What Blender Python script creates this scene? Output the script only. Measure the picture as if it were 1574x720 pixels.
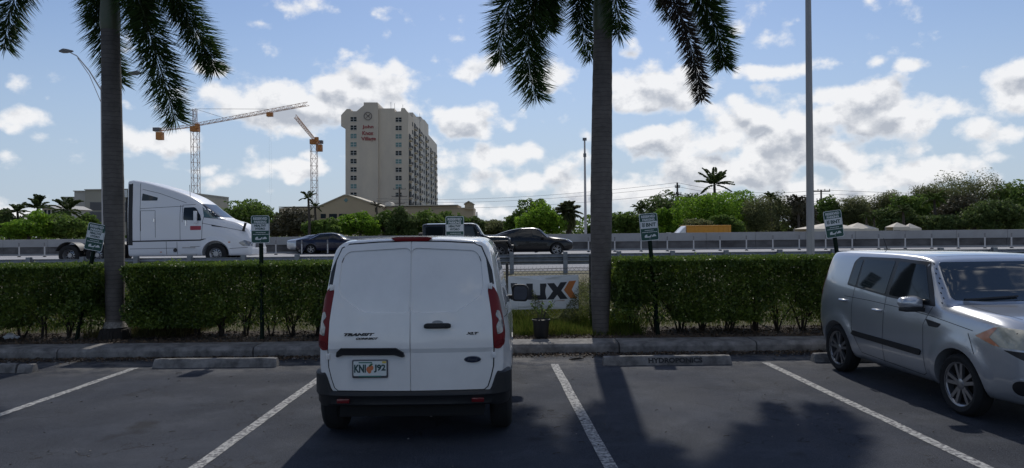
import bpy, bmesh, math, random
import numpy as np
from mathutils import Vector, Matrix
from mathutils.bvhtree import BVHTree
from mathutils.geometry import delaunay_2d_cdt
R = math.radians
random.seed(7); rng = np.random.default_rng(11)
scene = bpy.context.scene
COL = scene.collection
for o in list(bpy.data.objects): bpy.data.objects.remove(o)

# ------------------------------------------------------------------ camera
F = 1137.0; ROLL = .0105; EYE = 1.9
cam = bpy.data.objects.new('camera', bpy.data.cameras.new('camera')); COL.objects.link(cam)
cam.data.sensor_width = 36; cam.data.lens = 36*F/1574
cam.data.clip_end = 6000; cam.data.clip_start = .05
cam.location = (0, 0, EYE)
cam.rotation_mode = 'QUATERNION'
cam.rotation_quaternion = (Matrix.Rotation(R(90-.15), 4, 'X') @ Matrix.Rotation(-ROLL, 4, 'Z')).to_quaternion()
scene.camera = cam

# ------------------------------------------------------------------ sky and sun
SUN_EL, SUN_AZ = 43.0, 5.0          # azimuth measured from +Y towards +X
world = bpy.data.worlds.new('World'); scene.world = world; world.use_nodes = True
nt = world.node_tree; N = nt.nodes; L = nt.links; N.clear()
def nd(t, **k):
    n = N.new(t)
    for a, b in k.items(): setattr(n, a, b)
    return n
def mth(op, a, b=None, c=None, clamp=False):
    n = nd('ShaderNodeMath', operation=op, use_clamp=clamp)
    for i, v in enumerate((a, b, c)):
        if v is None: continue
        if isinstance(v, (int, float)): n.inputs[i].default_value = v
        else: L.new(v, n.inputs[i])
    return n.outputs[0]
def smooth(v, lo, hi, a=0., b=1.):
    n = nd('ShaderNodeMapRange', interpolation_type='SMOOTHSTEP')
    L.new(v, n.inputs[0])
    for i, q in zip((1, 2, 3, 4), (lo, hi, a, b)): n.inputs[i].default_value = q
    return n.outputs[0]
sky = nd('ShaderNodeTexSky', sky_type='NISHITA'); sky.sun_disc = False
sky.sun_elevation = R(SUN_EL); sky.sun_rotation = R(SUN_AZ)
sky.air_density = 1.0; sky.dust_density = .35; sky.ozone_density = 1.8; sky.altitude = 0
tc = nd('ShaderNodeTexCoord'); sep = nd('ShaderNodeSeparateXYZ'); L.new(tc.outputs['Generated'], sep.inputs[0])
az = mth('ARCTAN2', sep.outputs[0], sep.outputs[1])
el = mth('ARCSINE', sep.outputs[2])
pos = nd('ShaderNodeCombineXYZ'); L.new(az, pos.inputs[0]); L.new(el, pos.inputs[1])
P0 = pos.outputs[0]
def vsub(v, c):
    n = nd('ShaderNodeVectorMath', operation='SUBTRACT'); L.new(v, n.inputs[0]); n.inputs[1].default_value = c; return n.outputs[0]
def vmul(v, c):
    n = nd('ShaderNodeVectorMath', operation='MULTIPLY'); L.new(v, n.inputs[0]); n.inputs[1].default_value = c; return n.outputs[0]
def vadd(v, w):
    n = nd('ShaderNodeVectorMath', operation='ADD'); L.new(v, n.inputs[0]); L.new(w, n.inputs[1]); return n.outputs[0]
def noise(v, sc, det=6, rough=.55, ntype=None):
    n = nd('ShaderNodeTexNoise'); L.new(v, n.inputs['Vector']); n.inputs['Scale'].default_value = sc
    n.inputs['Detail'].default_value = det; n.inputs['Roughness'].default_value = rough
    return n.outputs
# warp
wn = noise(vmul(tc.outputs['Generated'], (1, 1, 1)), 9, 4, .6)
wv = nd('ShaderNodeVectorMath', operation='SUBTRACT'); L.new(wn['Color'], wv.inputs[0]); wv.inputs[1].default_value = (.5, .5, .5)
PW = vadd(P0, vmul(wv.outputs[0], (.055, .04, 0)))
def dr(px, py):
    dx, dy = px-787, py-360
    return dx-dy*ROLL, -(dy+dx*ROLL+3)          # right, up (pixels from the horizon)
def azel(px, py):
    x, y = dr(px, py)
    return math.atan2(x, F), math.atan2(y, math.hypot(F, x))
CL = [(30,182,46,19,.8),(78,214,30,11,.5),(250,214,66,27,.9),(270,262,48,11,.5),(335,287,34,12,.5),(330,112,80,15,.6),
 (430,170,130,50,1.1),(545,150,120,58,1.2),(610,130,60,36,1.),(440,262,68,18,.8),(470,238,26,16,.7),(728,108,44,21,.8),(856,112,66,27,.8),
 (715,192,72,36,1.1),(770,242,115,24,.9),(800,278,150,30,.8),(1015,135,84,40,1.2),(970,80,20,10,.5),(1160,192,85,52,1.1),(1185,215,120,50,1.),
 (1340,165,92,48,1.25),(1290,150,60,30,.9),(1280,96,34,15,.7),(1195,110,55,14,.7),(1340,96,15,12,.6),(1402,97,36,13,.6),(1040,222,90,34,1.),(1110,262,170,42,1.),
 (1520,204,56,26,.9),(1560,130,44,40,1.1),(1470,165,50,20,.7),(1395,270,180,26,.9),(1290,300,260,30,.8),(960,300,220,32,.8),(1560,235,40,18,.6),
 (448,12,50,13,.5),(195,162,20,11,.5),(1482,101,14,6,.4),(1250,245,150,40,.85),(60,325,180,18,.45),(700,325,260,24,.55),(1520,55,16,7,.3),(540,100,36,12,.4)]
def clouds(P, lift):
    acc = None
    for (cx, cy, rx, ry, w) in CL:
        a, e = azel(cx, cy+lift)
        d = vmul(vsub(P, (a, e, 0)), (F/rx/1.25, F/ry/1.25, 0))
        ln = nd('ShaderNodeVectorMath', operation='LENGTH'); L.new(d, ln.inputs[0])
        v = mth('MULTIPLY_ADD', ln.outputs['Value'], -w, w)
        acc = v if acc is None else mth('MAXIMUM', acc, v)
    return acc
dens = clouds(PW, 0)
# away from the mapped part of the sky: free scattered cumulus
gz = mth('ADD', mth('MAXIMUM', sep.outputs[2], 0.0), .12)
pl = nd('ShaderNodeCombineXYZ'); L.new(mth('DIVIDE', sep.outputs[0], gz), pl.inputs[0]); L.new(mth('DIVIDE', sep.outputs[1], gz), pl.inputs[1])
fn = noise(pl.outputs[0], .9, 5, .5)
free = mth('MULTIPLY_ADD', fn['Fac'], 4.2, -2.1)
aside = mth('MAXIMUM', smooth(mth('ABSOLUTE', az), .62, .72), smooth(el, .34, .46))
free = mth('MULTIPLY', aside, free); 
dens = mth('MAXIMUM', dens, free)
st = vmul(tc.outputs['Generated'], (1, 1, 1.35))
f1 = noise(st, 16, 8, .62)['Fac']
f2 = noise(st, 48, 5, .6)['Fac']
vo = nd('ShaderNodeTexVoronoi', feature='SMOOTH_F1'); L.new(vadd(st, vmul(wv.outputs[0], (.06, .06, .06))), vo.inputs['Vector']); vo.inputs['Scale'].default_value = 30
vo.inputs['Smoothness'].default_value = .6
puff = mth('MULTIPLY_ADD', vo.outputs['Distance'], -.75, .3)
dn = mth('ADD', mth('ADD', dens, mth('MULTIPLY_ADD', f1, 1.35, -.72)), puff)
dn = mth('ADD', dn, mth('MULTIPLY_ADD', f2, .5, -.25))
alpha = smooth(dn, .06, .50)
body = smooth(dens, .25, .85)
upn = nd('ShaderNodeVectorMath', operation='ADD'); L.new(st, upn.inputs[0]); upn.inputs[1].default_value = (.004, 0, .022)
g1 = noise(upn.outputs[0], 16, 8, .62)['Fac']
relief = mth('SUBTRACT', g1, f1)
vo2 = nd('ShaderNodeTexVoronoi', feature='SMOOTH_F1'); L.new(vadd(upn.outputs[0], vmul(wv.outputs[0], (.06, .06, .06))), vo2.inputs['Vector']); vo2.inputs['Scale'].default_value = 30; vo2.inputs['Smoothness'].default_value = .6
relief2 = mth('SUBTRACT', vo.outputs['Distance'], vo2.outputs['Distance'])
fb = noise(st, 7, 4, .55)['Fac']
low = mth('MAXIMUM', clouds(PW, 26), mth('MULTIPLY', free, .8))
puff2 = mth('MULTIPLY_ADD', vo2.outputs['Distance'], -.9, .36)
above = mth('ADD', mth('ADD', low, mth('MULTIPLY_ADD', g1, 1.9, -1.0)), puff2)
above = mth('ADD', above, mth('MULTIPLY_ADD', fb, .6, -.3))
shade = mth('ADD', mth('MULTIPLY', smooth(above, .10, 1.10), .85), mth('MULTIPLY', relief2, .8))
shade = mth('MULTIPLY', mth('MAXIMUM', mth('ADD', shade, mth('MULTIPLY', relief, 2.4)), 0.0, clamp=True), smooth(dn, .12, .55))
cm = nd('ShaderNodeMix', data_type='RGBA'); L.new(shade, cm.inputs['Factor'])
cm.inputs['A'].default_value = (8.6, 8.6, 8.7, 1); cm.inputs['B'].default_value = (4.3, 4.6, 5.2, 1)
# sky slightly toned as the photograph's camera rendered it
hs = nd('ShaderNodeHueSaturation'); L.new(sky.outputs[0], hs.inputs['Color']); hs.inputs['Saturation'].default_value = 1.0; hs.inputs['Value'].default_value = 1.0
tn_ = nd('ShaderNodeMix', data_type='RGBA', blend_type='MULTIPLY'); tn_.inputs['Factor'].default_value = 1; L.new(hs.outputs[0], tn_.inputs['A']); tn_.inputs['B'].default_value = (.74, .77, .86, 1)
hz = nd('ShaderNodeMix', data_type='RGBA'); L.new(smooth(el, 0., .34, .8, 0.), hz.inputs['Factor']); L.new(tn_.outputs['Result'], hz.inputs['A']); hz.inputs['B'].default_value = (4.0, 4.9, 6.2, 1)
mx = nd('ShaderNodeMix', data_type='RGBA'); L.new(mth('MULTIPLY', alpha, .93), mx.inputs['Factor'])
L.new(hz.outputs['Result'], mx.inputs['A']); L.new(cm.outputs['Result'], mx.inputs['B'])
bg = nd('ShaderNodeBackground'); bg.inputs['Strength'].default_value = .10; L.new(mx.outputs['Result'], bg.inputs[0])
wo = nd('ShaderNodeOutputWorld'); L.new(bg.outputs[0], wo.inputs[0])

sl = bpy.data.lights.new('sun', 'SUN'); sl.energy = 2.45; sl.angle = R(.9); sl.color = (1, .95, .87)
sun = bpy.data.objects.new('sun', sl); COL.objects.link(sun)
sd = Vector((math.sin(R(SUN_AZ))*math.cos(R(SUN_EL)), math.cos(R(SUN_AZ))*math.cos(R(SUN_EL)), math.sin(R(SUN_EL))))
sun.rotation_mode = 'QUATERNION'; sun.rotation_quaternion = sd.to_track_quat('Z', 'Y')
sun.location = (0, 20, 40)
scene.view_settings.view_transform = 'Standard'; scene.view_settings.look = 'None'
scene.view_settings.exposure = .1; scene.view_settings.gamma = 1
scene.render.engine = 'CYCLES'
scene.cycles.max_bounces = 6; scene.cycles.transparent_max_bounces = 12

# ------------------------------------------------------------------ helpers
def PX(px, py, Y):
    """the point at depth Y that stands at this place of the view"""
    x, y = dr(px, py)
    return Vector((x*Y/F, Y, EYE+y*Y/F))
MATS = {}
def mat(name, col, rough=.6, metal=0., spec=.5, coat=0., col2=None, scale=8., detail=4, bump=0., bscale=60, stretch=(1,1,1), mid=(.35,.65), trans=0., island=False, emit=None):
    if name in MATS: return MATS[name]
    m = bpy.data.materials.new(name); m.use_nodes = True; MATS[name] = m
    t = m.node_tree; b = t.nodes['Principled BSDF']; ln = t.links
    b.inputs['Base Color'].default_value = (*col, 1); b.inputs['Roughness'].default_value = rough
    b.inputs['Metallic'].default_value = metal; b.inputs['Specular IOR Level'].default_value = spec
    b.inputs['Coat Weight'].default_value = coat; b.inputs['Coat Roughness'].default_value = .04
    if col2 is not None:
        mixn = t.nodes.new('ShaderNodeMix'); mixn.data_type = 'RGBA'
        mixn.inputs['A'].default_value = (*col, 1); mixn.inputs['B'].default_value = (*col2, 1)
        if island:
            g = t.nodes.new('ShaderNodeNewGeometry'); c = t.nodes.new('ShaderNodeTexCoord'); n = t.nodes.new('ShaderNodeTexNoise'); n.inputs['Scale'].default_value = scale/8*2.2; n.inputs['Detail'].default_value = 2; ln.new(c.outputs['Object'], n.inputs['Vector'])
            a1 = t.nodes.new('ShaderNodeMath'); a1.operation = 'MULTIPLY_ADD'; ln.new(n.outputs['Fac'], a1.inputs[0]); a1.inputs[1].default_value = 2.2; a1.inputs[2].default_value = -1.1
            a2 = t.nodes.new('ShaderNodeMath'); a2.operation = 'MULTIPLY_ADD'; a2.use_clamp = True; ln.new(g.outputs['Random Per Island'], a2.inputs[0]); a2.inputs[1].default_value = .8; ln.new(a1.outputs[0], a2.inputs[2]); ad = t.nodes.new('ShaderNodeMath'); ad.operation = 'ADD'; ad.use_clamp = True; ad.inputs[1].default_value = .1; ln.new(a2.outputs[0], ad.inputs[0]); ln.new(ad.outputs[0], mixn.inputs['Factor'])
        else:
            c = t.nodes.new('ShaderNodeTexCoord'); mp = t.nodes.new('ShaderNodeMapping'); mp.inputs['Scale'].default_value = stretch
            ln.new(c.outputs['Object'], mp.inputs[0])
            n = t.nodes.new('ShaderNodeTexNoise'); n.inputs['Scale'].default_value = scale; n.inputs['Detail'].default_value = detail; n.inputs['Roughness'].default_value = .65
            ln.new(mp.outputs[0], n.inputs['Vector'])
            r = t.nodes.new('ShaderNodeMapRange'); r.inputs[1].default_value = mid[0]; r.inputs[2].default_value = mid[1]
            ln.new(n.outputs['Fac'], r.inputs[0]); ln.new(r.outputs[0], mixn.inputs['Factor'])
        ln.new(mixn.outputs['Result'], b.inputs['Base Color'])
    if bump:
        c = t.nodes.new('ShaderNodeTexCoord'); n = t.nodes.new('ShaderNodeTexNoise'); n.inputs['Scale'].default_value = bscale; n.inputs['Detail'].default_value = 4
        ln.new(c.outputs['Object'], n.inputs['Vector'])
        bp = t.nodes.new('ShaderNodeBump'); bp.inputs['Strength'].default_value = bump; bp.inputs['Distance'].default_value = .02
        ln.new(n.outputs['Fac'], bp.inputs['Height']); ln.new(bp.outputs[0], b.inputs['Normal'])
    if trans:
        out = t.nodes['Material Output']; tr = t.nodes.new('ShaderNodeBsdfTranslucent'); ms = t.nodes.new('ShaderNodeMixShader')
        ms.inputs[0].default_value = trans
        if col2 is not None: ln.new(mixn.outputs['Result'], tr.inputs['Color'])
        else: tr.inputs['Color'].default_value = (*col, 1)
        ln.new(b.outputs[0], ms.inputs[1]); ln.new(tr.outputs[0], ms.inputs[2]); ln.new(ms.outputs[0], out.inputs['Surface'])
    return m
def tag(o, label=None, cat=None, group=None, kind=None):
    if label: o['label'] = label
    if cat: o['category'] = cat
    if group: o['group'] = group
    if kind: o['kind'] = kind
    return o
def empty(name, loc=(0,0,0), rz=0., parent=None):
    o = bpy.data.objects.new(name, None); COL.objects.link(o); o.location = loc; o.rotation_euler = (0,0,rz)
    o.empty_display_size = .2
    if parent: o.parent = parent
    return o
def link(name, me, m=None, parent=None, loc=None):
    o = bpy.data.objects.new(name, me); COL.objects.link(o)
    if m is not None:
        me.materials.clear()
        for q in (m if isinstance(m, (list, tuple)) else [m]): me.materials.append(q)
    if parent: o.parent = parent
    if loc is not None: o.location = loc
    return o
def smooth_mesh(me, ang=35):
    me.polygons.foreach_set('use_smooth', [True]*len(me.polygons)); me.set_sharp_from_angle(angle=R(ang))
class MB:
    def __init__(s): s.v = []; s.f = []; s.mi = []
    def add(s, vs, fs, mi=0):
        b = len(s.v); s.v += [tuple(v) for v in vs]; s.f += [tuple(i+b for i in f) for f in fs]; s.mi += [mi]*len(fs); return s
    def box(s, c, sz, rot=None, mi=0, taper=1.):
        x, y, z = [q/2 for q in sz]
        vs = [Vector((a*x*(taper if k>0 else 1), b*y*(taper if k>0 else 1), k*z)) for a in (-1,1) for b in (-1,1) for k in (-1,1)]
        if rot is not None: vs = [rot @ v for v in vs]
        c = Vector(c)
        return s.add([v+c for v in vs], [(0,1,3,2),(4,6,7,5),(0,4,5,1),(2,3,7,6),(0,2,6,4),(1,5,7,3)], mi)
    def tube(s, pts, rad, n=8, mi=0, cap=True):
        pts = [Vector(p) for p in pts]; rad = rad if isinstance(rad, (list, tuple)) else [rad]*len(pts)
        vs = []; fs = []
        ref = None
        for i, p in enumerate(pts):
            t = (pts[min(i+1, len(pts)-1)]-pts[max(i-1, 0)]).normalized()
            if ref is None: ref = t.orthogonal().normalized()
            ref = (ref - t*ref.dot(t)).normalized(); q = t.cross(ref)
            for k in range(n):
                a = 2*math.pi*k/n; vs.append(p+(ref*math.cos(a)+q*math.sin(a))*rad[i])
        for i in range(len(pts)-1):
            for k in range(n): fs.append((i*n+k, i*n+(k+1)%n, (i+1)*n+(k+1)%n, (i+1)*n+k))
        if cap: fs.append(tuple(range(n-1, -1, -1))); fs.append(tuple((len(pts)-1)*n+k for k in range(n)))
        return s.add(vs, fs, mi)
    def prism(s, poly, y0, y1, axis='y', mi=0):
        """polygon in (x,z) pushed from y0 to y1 (or in (y,z) along x, or (x,y) along z)"""
        n = len(poly)
        f = {'y': lambda a, b, t: (a, t, b), 'x': lambda a, b, t: (t, a, b), 'z': lambda a, b, t: (a, b, t)}[axis]
        vs = [f(a, b, y0) for a, b in poly]+[f(a, b, y1) for a, b in poly]
        fs = [tuple(range(n)), tuple(range(2*n-1, n-1, -1))]+[(i, n+i, n+(i+1)%n, (i+1)%n) for i in range(n)]
        return s.add(vs, fs, mi)
    def lathe(s, prof, n=32, axis='z', mi=0):
        vs = []; fs = []; m = len(prof)
        for k in range(n):
            a = 2*math.pi*k/n
            for r, h in prof:
                vs.append((r*math.cos(a), r*math.sin(a), h) if axis == 'z' else (r*math.cos(a), h, r*math.sin(a)))
        for k in range(n):
            for j in range(m-1): fs.append((k*m+j, ((k+1)%n)*m+j, ((k+1)%n)*m+j+1, k*m+j+1))
        return s.add(vs, fs, mi)
    def mesh(s, name, bevel=0., ang=35, sm=True):
        me = bpy.data.meshes.new(name); me.from_pydata(s.v, [], s.f); 
        me.polygons.foreach_set('material_index', s.mi)
        bm = bmesh.new(); bm.from_mesh(me); bmesh.ops.recalc_face_normals(bm, faces=bm.faces)
        if bevel:
            es = [e for e in bm.edges if len(e.link_faces) == 2 and e.calc_face_angle(0) > R(30)]
            bmesh.ops.bevel(bm, geom=es, offset=bevel, segments=2, profile=.6, affect='EDGES', clamp_overlap=True)
        bm.to_mesh(me); bm.free()
        if sm: smooth_mesh(me, ang)
        return me
    def build(s, name, m, parent=None, bevel=0., ang=35, sm=True, loc=None):
        return link(name, s.mesh(name, bevel, ang, sm), m, parent, loc)
def quads_mesh(name, V, m, parent=None, loc=None):
    """V: (n,4,3) array of quads"""
    n = len(V); me = bpy.data.meshes.new(name)
    me.vertices.add(n*4); me.loops.add(n*4); me.polygons.add(n)
    me.vertices.foreach_set('co', np.asarray(V, dtype=np.float32).reshape(-1))
    me.loops.foreach_set('vertex_index', np.arange(n*4, dtype=np.int32))
    me.polygons.foreach_set('loop_start', np.arange(0, n*4, 4, dtype=np.int32))
    me.update(calc_edges=True); me.validate()
    return link(name, me, m, parent, loc)
def unit(a): return a/np.maximum(np.linalg.norm(a, axis=-1, keepdims=True), 1e-9)
def leaf_quads(C, A, W, rnd=True):
    """diamond leaves: centre C, half length vector A, half width W"""
    n = len(C); r = unit(rng.normal(size=(n, 3))); B = unit(np.cross(A, r))*np.asarray(W).reshape(-1, 1)
    return np.stack([C-A, C+B-A*.1, C+A, C-B-A*.1], axis=1)
def blades(base, d, ln, w, up=None):
    n = len(base); ref = rng.normal(size=(n, 3)) if up is None else up
    s = unit(np.cross(d, ref))*np.asarray(w).reshape(-1, 1); ln = np.asarray(ln).reshape(-1, 1)
    return np.stack([base-s*.4, base+d*ln*.45+s, base+d*ln, base+d*ln*.45-s], axis=1)
def text_mesh(txt, size, width=None, height=None, extr=.001, bold=0., shear=0., font_sp=1.):
    cu = bpy.data.curves.new('lettering', 'FONT'); cu.body = txt; cu.size = size; cu.extrude = extr; cu.offset = bold; cu.shear = shear
    cu.align_x = 'CENTER'; cu.align_y = 'CENTER'; cu.resolution_u = 3; cu.space_character = font_sp
    o = bpy.data.objects.new('lettering_source', cu); COL.objects.link(o)
    dg = bpy.context.evaluated_depsgraph_get(); me = bpy.data.meshes.new_from_object(o.evaluated_get(dg)); me.name = 'lettering'
    bpy.data.objects.remove(o); bpy.data.curves.remove(cu)
    if len(me.vertices):
        co = np.zeros(len(me.vertices)*3, dtype=np.float32); me.vertices.foreach_get('co', co); co = co.reshape(-1, 3)
        mn, mxx = co.min(0), co.max(0); c = (mn+mxx)/2; co[:, :2] -= c[:2]
        if width: co[:, 0] *= width/(mxx[0]-mn[0])
        if height: co[:, 1] *= height/(mxx[1]-mn[1])
        me.vertices.foreach_set('co', co.reshape(-1))
    return me
def place_text(txt, M, m, parent=None, name='lettering', **k):
    me = text_mesh(txt, k.pop('size', .1), **k); me.transform(M)
    return link(name, me, m, parent)
def frame(o, u, v):
    """matrix taking (x,y,0) to o + x*u + y*v"""
    u = Vector(u).normalized(); v = Vector(v).normalized(); n = u.cross(v)
    return Matrix(((u.x, v.x, n.x, o[0]), (u.y, v.y, n.y, o[1]), (u.z, v.z, n.z, o[2]), (0, 0, 0, 1)))
def copy_tree(o, parent=None):
    c = o.copy(); COL.objects.link(c); c.parent = parent
    for ch in list(o.children): copy_tree(ch, c)
    return c

# ------------------------------------------------------------------ materials
concrete = mat('concrete', (.25,.24,.23), .9, col2=(.09,.087,.085), scale=5, detail=8, bump=.5, bscale=40, mid=(.38,.66))
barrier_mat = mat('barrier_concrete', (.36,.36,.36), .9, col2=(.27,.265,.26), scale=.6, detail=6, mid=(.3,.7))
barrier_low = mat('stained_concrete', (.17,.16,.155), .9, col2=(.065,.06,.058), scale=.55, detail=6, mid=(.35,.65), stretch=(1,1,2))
road_mat = mat('highway_pavement', (.33,.33,.34), .9, col2=(.26,.26,.27), scale=.5, detail=6, stretch=(.2,1,1))
soil_mat = mat('soil', (.10,.075,.055), .95, col2=(.035,.028,.022), scale=14, detail=8, bump=.8, bscale=50)
verge_mat = mat('verge_ground', (.09,.085,.04), .95, col2=(.16,.14,.08), scale=1.2, detail=8)
line_mat = mat('line_paint', (.40,.40,.385), .85, col2=(.10,.10,.11), scale=22, detail=10, mid=(.44,.57), bump=.3, bscale=90)
leaf_hedge = mat('hedge_leaf', (.042,.08,.014), .42, spec=.45, col2=(.17,.24,.04), island=True, trans=.45)
leaf_green = mat('leaf_green', (.09,.19,.018), .6, spec=.2, col2=(.24,.38,.04), island=True, trans=.5)
leaf_mid = mat('leaf_mid', (.075,.135,.028), .6, spec=.2, col2=(.16,.23,.05), island=True, trans=.5)
leaf_dark = mat('leaf_dark', (.06,.10,.03), .6, spec=.2, col2=(.125,.165,.052), island=True, trans=.45)
leaf_olive = mat('leaf_olive', (.10,.12,.05), .6, spec=.2, col2=(.20,.21,.09), island=True, trans=.5)
leaf_brownish = mat('leaf_brownish', (.05,.05,.025), .6, col2=(.11,.095,.05), island=True, trans=.2)
frond_mat = mat('palm_leaflet', (.022,.05,.014), .55, spec=.2, col2=(.055,.095,.024), island=True, trans=.42)
dead_frond_mat = mat('dry_palm_leaflet', (.07,.05,.035), .7, col2=(.03,.03,.018), island=True, trans=.3)
grass_mat = mat('grass_blade', (.05,.095,.012), .8, spec=.1, col2=(.15,.16,.035), island=True, trans=.35)
dry_grass_mat = mat('dry_grass', (.13,.11,.05), .85, spec=.1, col2=(.07,.08,.025), island=True, trans=.3)
bark = mat('bark', (.09,.075,.06), .9, col2=(.04,.033,.028), scale=18, bump=.6)
stem_mat = mat('hedge_stem', (.05,.04,.03), .9, col2=(.02,.016,.012), scale=30)
litter_mat = mat('leaf_litter', (.13,.085,.05), .8, col2=(.03,.022,.016), island=True)
pebble_mat = mat('pebble', (.22,.21,.2), .9, col2=(.06,.058,.055), island=True)
steel = mat('galvanised_steel', (.27,.29,.32), .55, metal=.45, col2=(.19,.205,.23), scale=6)
wire_mat = mat('wire', (.16,.15,.14), .6, metal=.5)
pole_mat = mat('concrete_pole', (.42,.41,.40), .85, col2=(.34,.33,.325), scale=2, detail=6, stretch=(4,4,.4))
white_plastic = mat('white_plastic', (.42,.42,.42), .6)
black_plastic = mat('black_plastic', (.010,.0105,.012), .55, bump=.08, bscale=500)
black_trim = mat('black_trim', (.012,.012,.014), .35)
rubber = mat('rubber', (.012,.012,.0125), .85)
well = mat('wheel_well', (.006,.006,.006), .9)
seam_mat = mat('seam', (.008,.008,.009), .8)
glass_dark = mat('tinted_glass', (.010,.014,.016), .05, spec=.45)
chrome = mat('chrome', (.7,.7,.72), .12, metal=1.)
alloy = mat('alloy_rim', (.34,.34,.35), .3, metal=.85)
alloy_dark = mat('dark_alloy_rim', (.12,.12,.125), .35, metal=.8)
van_white = mat('van_paint', (.76,.75,.73), .27, coat=.8, col2=(.68,.67,.65), scale=1.6, detail=6)
white_paint = mat('white_paint', (.70,.70,.71), .35, coat=.4)
silver = mat('silver_paint', (.46,.475,.50), .28, metal=.55, coat=1., col2=(.44,.455,.48), scale=3)
black_paint = mat('black_paint', (.006,.006,.007), .25, coat=.35, spec=.3)
navy_paint = mat('navy_paint', (.007,.009,.028), .25, coat=.4, spec=.3)
lens_red = mat('red_lens', (.15,.003,.006), .35, spec=.3)
lens_darkred = mat('dark_red_lens', (.12,.005,.007), .15, coat=.8)
lens_clear = mat('clear_lens', (.30,.29,.29), .12, coat=1., metal=.3, col2=(.16,.16,.16), scale=14, detail=2)
lens_amber = mat('amber_lens', (.55,.20,.10), .2, coat=.6)
lens_fog = mat('fogged_lens', (.46,.43,.33), .25, coat=.8, col2=(.30,.285,.22), scale=7, detail=3)
sign_green = mat('sign_green', (.008,.062,.045), .45)
sign_white = mat('sign_white', (.62,.64,.64), .45)
sign_back = mat('sign_post_green', (.006,.016,.010), .8, spec=.2)
stucco = mat('stucco', (.60,.53,.43), .9, col2=(.48,.43,.365), scale=.12, detail=8, stretch=(1,1,.35))
stucco_side = mat('stucco_side', (.60,.56,.49), .9, col2=(.52,.48,.42), scale=.1, stretch=(1,1,.4))
beige_wall = mat('beige_wall', (.45,.36,.235), .9, col2=(.40,.32,.21), scale=.1)
window_far = mat('far_window', (.02,.028,.032), .7, spec=.15)
window_teal = mat('teal_window', (.10,.20,.19), .3)
window_frame_mat = mat('window_frame', (.5,.5,.48), .7)
red_letter = mat('red_letter', (.28,.035,.04), .6)
crane_yellow = mat('crane_yellow', (.52,.21,.05), .6, col2=(.42,.17,.05), scale=.5)
crane_white = mat('crane_mast', (.42,.29,.24), .6)
crane_grey = mat('crane_ballast', (.15,.15,.16), .8)

# asphalt: speckled aggregate, worn patches, fine cracks, dusty towards the kerb
asph = bpy.data.materials.new('asphalt'); asph.use_nodes = True
t = asph.node_tree; b = t.nodes['Principled BSDF']; ln = t.links
c = t.nodes.new('ShaderNodeTexCoord')
def tn(sc, det, rough=.6):
    n = t.nodes.new('ShaderNodeTexNoise'); n.inputs['Scale'].default_value = sc; n.inputs['Detail'].default_value = det; n.inputs['Roughness'].default_value = rough
    ln.new(c.outputs['Object'], n.inputs['Vector']); return n.outputs['Fac']
def tmix(f, a, bcol, mode='MIX'):
    n = t.nodes.new('ShaderNodeMix'); n.data_type = 'RGBA'; n.blend_type = mode
    if isinstance(f, float): n.inputs['Factor'].default_value = f
    else: ln.new(f, n.inputs['Factor'])
    for k, v in (('A', a), ('B', bcol)):
        if isinstance(v, tuple): n.inputs[k].default_value = (*v, 1)
        else: ln.new(v, n.inputs[k])
    return n.outputs['Result']
def trange(v, lo, hi, a=0., bb=1.):
    n = t.nodes.new('ShaderNodeMapRange'); ln.new(v, n.inputs[0])
    for i, q in zip((1,2,3,4), (lo,hi,a,bb)): n.inputs[i].default_value = q
    return n.outputs[0]
col = tmix(trange(tn(.55, 5), .38, .62), (.016,.021,.032), (.031,.038,.055))
col = tmix(trange(tn(1.7, 8, .75), .50, .60, 0., .55), col, (.046,.055,.075))
col = tmix(trange(tn(75, 4, .8), .50, .66, 0., .8), col, (.075,.085,.11))
col = tmix(trange(tn(190, 2, .7), .56, .68, 0., .8), col, (.15,.152,.16))
col = tmix(trange(tn(48, 3, .8), .57, .68, 0., .8), col, (.006,.007,.009))
col = tmix(trange(tn(1.15, 3, .5), .64, .72, 0., .6), col, (.009,.0095,.011))
sp = t.nodes.new('ShaderNodeSeparateXYZ'); ln.new(c.outputs['Object'], sp.inputs[0])
dust = t.nodes.new('ShaderNodeMath'); dust.operation = 'MULTIPLY'
ln.new(trange(sp.outputs[1], 9.9, 10.9), dust.inputs[0]); ln.new(trange(tn(2.2, 8, .7), .42, .62), dust.inputs[1])
col = tmix(dust.outputs[0], col, (.15,.145,.14))
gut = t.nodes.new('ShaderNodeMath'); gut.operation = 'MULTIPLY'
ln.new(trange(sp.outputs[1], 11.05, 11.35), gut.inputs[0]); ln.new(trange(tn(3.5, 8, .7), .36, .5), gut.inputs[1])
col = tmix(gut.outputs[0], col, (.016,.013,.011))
vor = t.nodes.new('ShaderNodeTexVoronoi'); vor.feature = 'DISTANCE_TO_EDGE'; vor.inputs['Scale'].default_value = .55
wm_ = t.nodes.new('ShaderNodeVectorMath'); wm_.operation = 'ADD'; wn_ = t.nodes.new('ShaderNodeTexNoise'); wn_.inputs['Scale'].default_value = 3; wn_.inputs['Detail'].default_value = 6
ln.new(c.outputs['Object'], wn_.inputs['Vector']); ln.new(c.outputs['Object'], wm_.inputs[0]); ln.new(wn_.outputs['Color'], wm_.inputs[1]); ln.new(wm_.outputs[0], vor.inputs['Vector'])
crack = t.nodes.new('ShaderNodeMath'); crack.operation = 'MULTIPLY'
ln.new(trange(vor.outputs['Distance'], .002, .008, .75, 0.), crack.inputs[0]); ln.new(trange(tn(.5, 2), .44, .54), crack.inputs[1])
col = tmix(crack.outputs[0], col, (.012,.012,.014))
ln.new(col, b.inputs['Base Color'])
ln.new(trange(tn(.9, 4), .35, .65, .78, .92), b.inputs['Roughness']); b.inputs['Specular IOR Level'].default_value = .22
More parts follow.
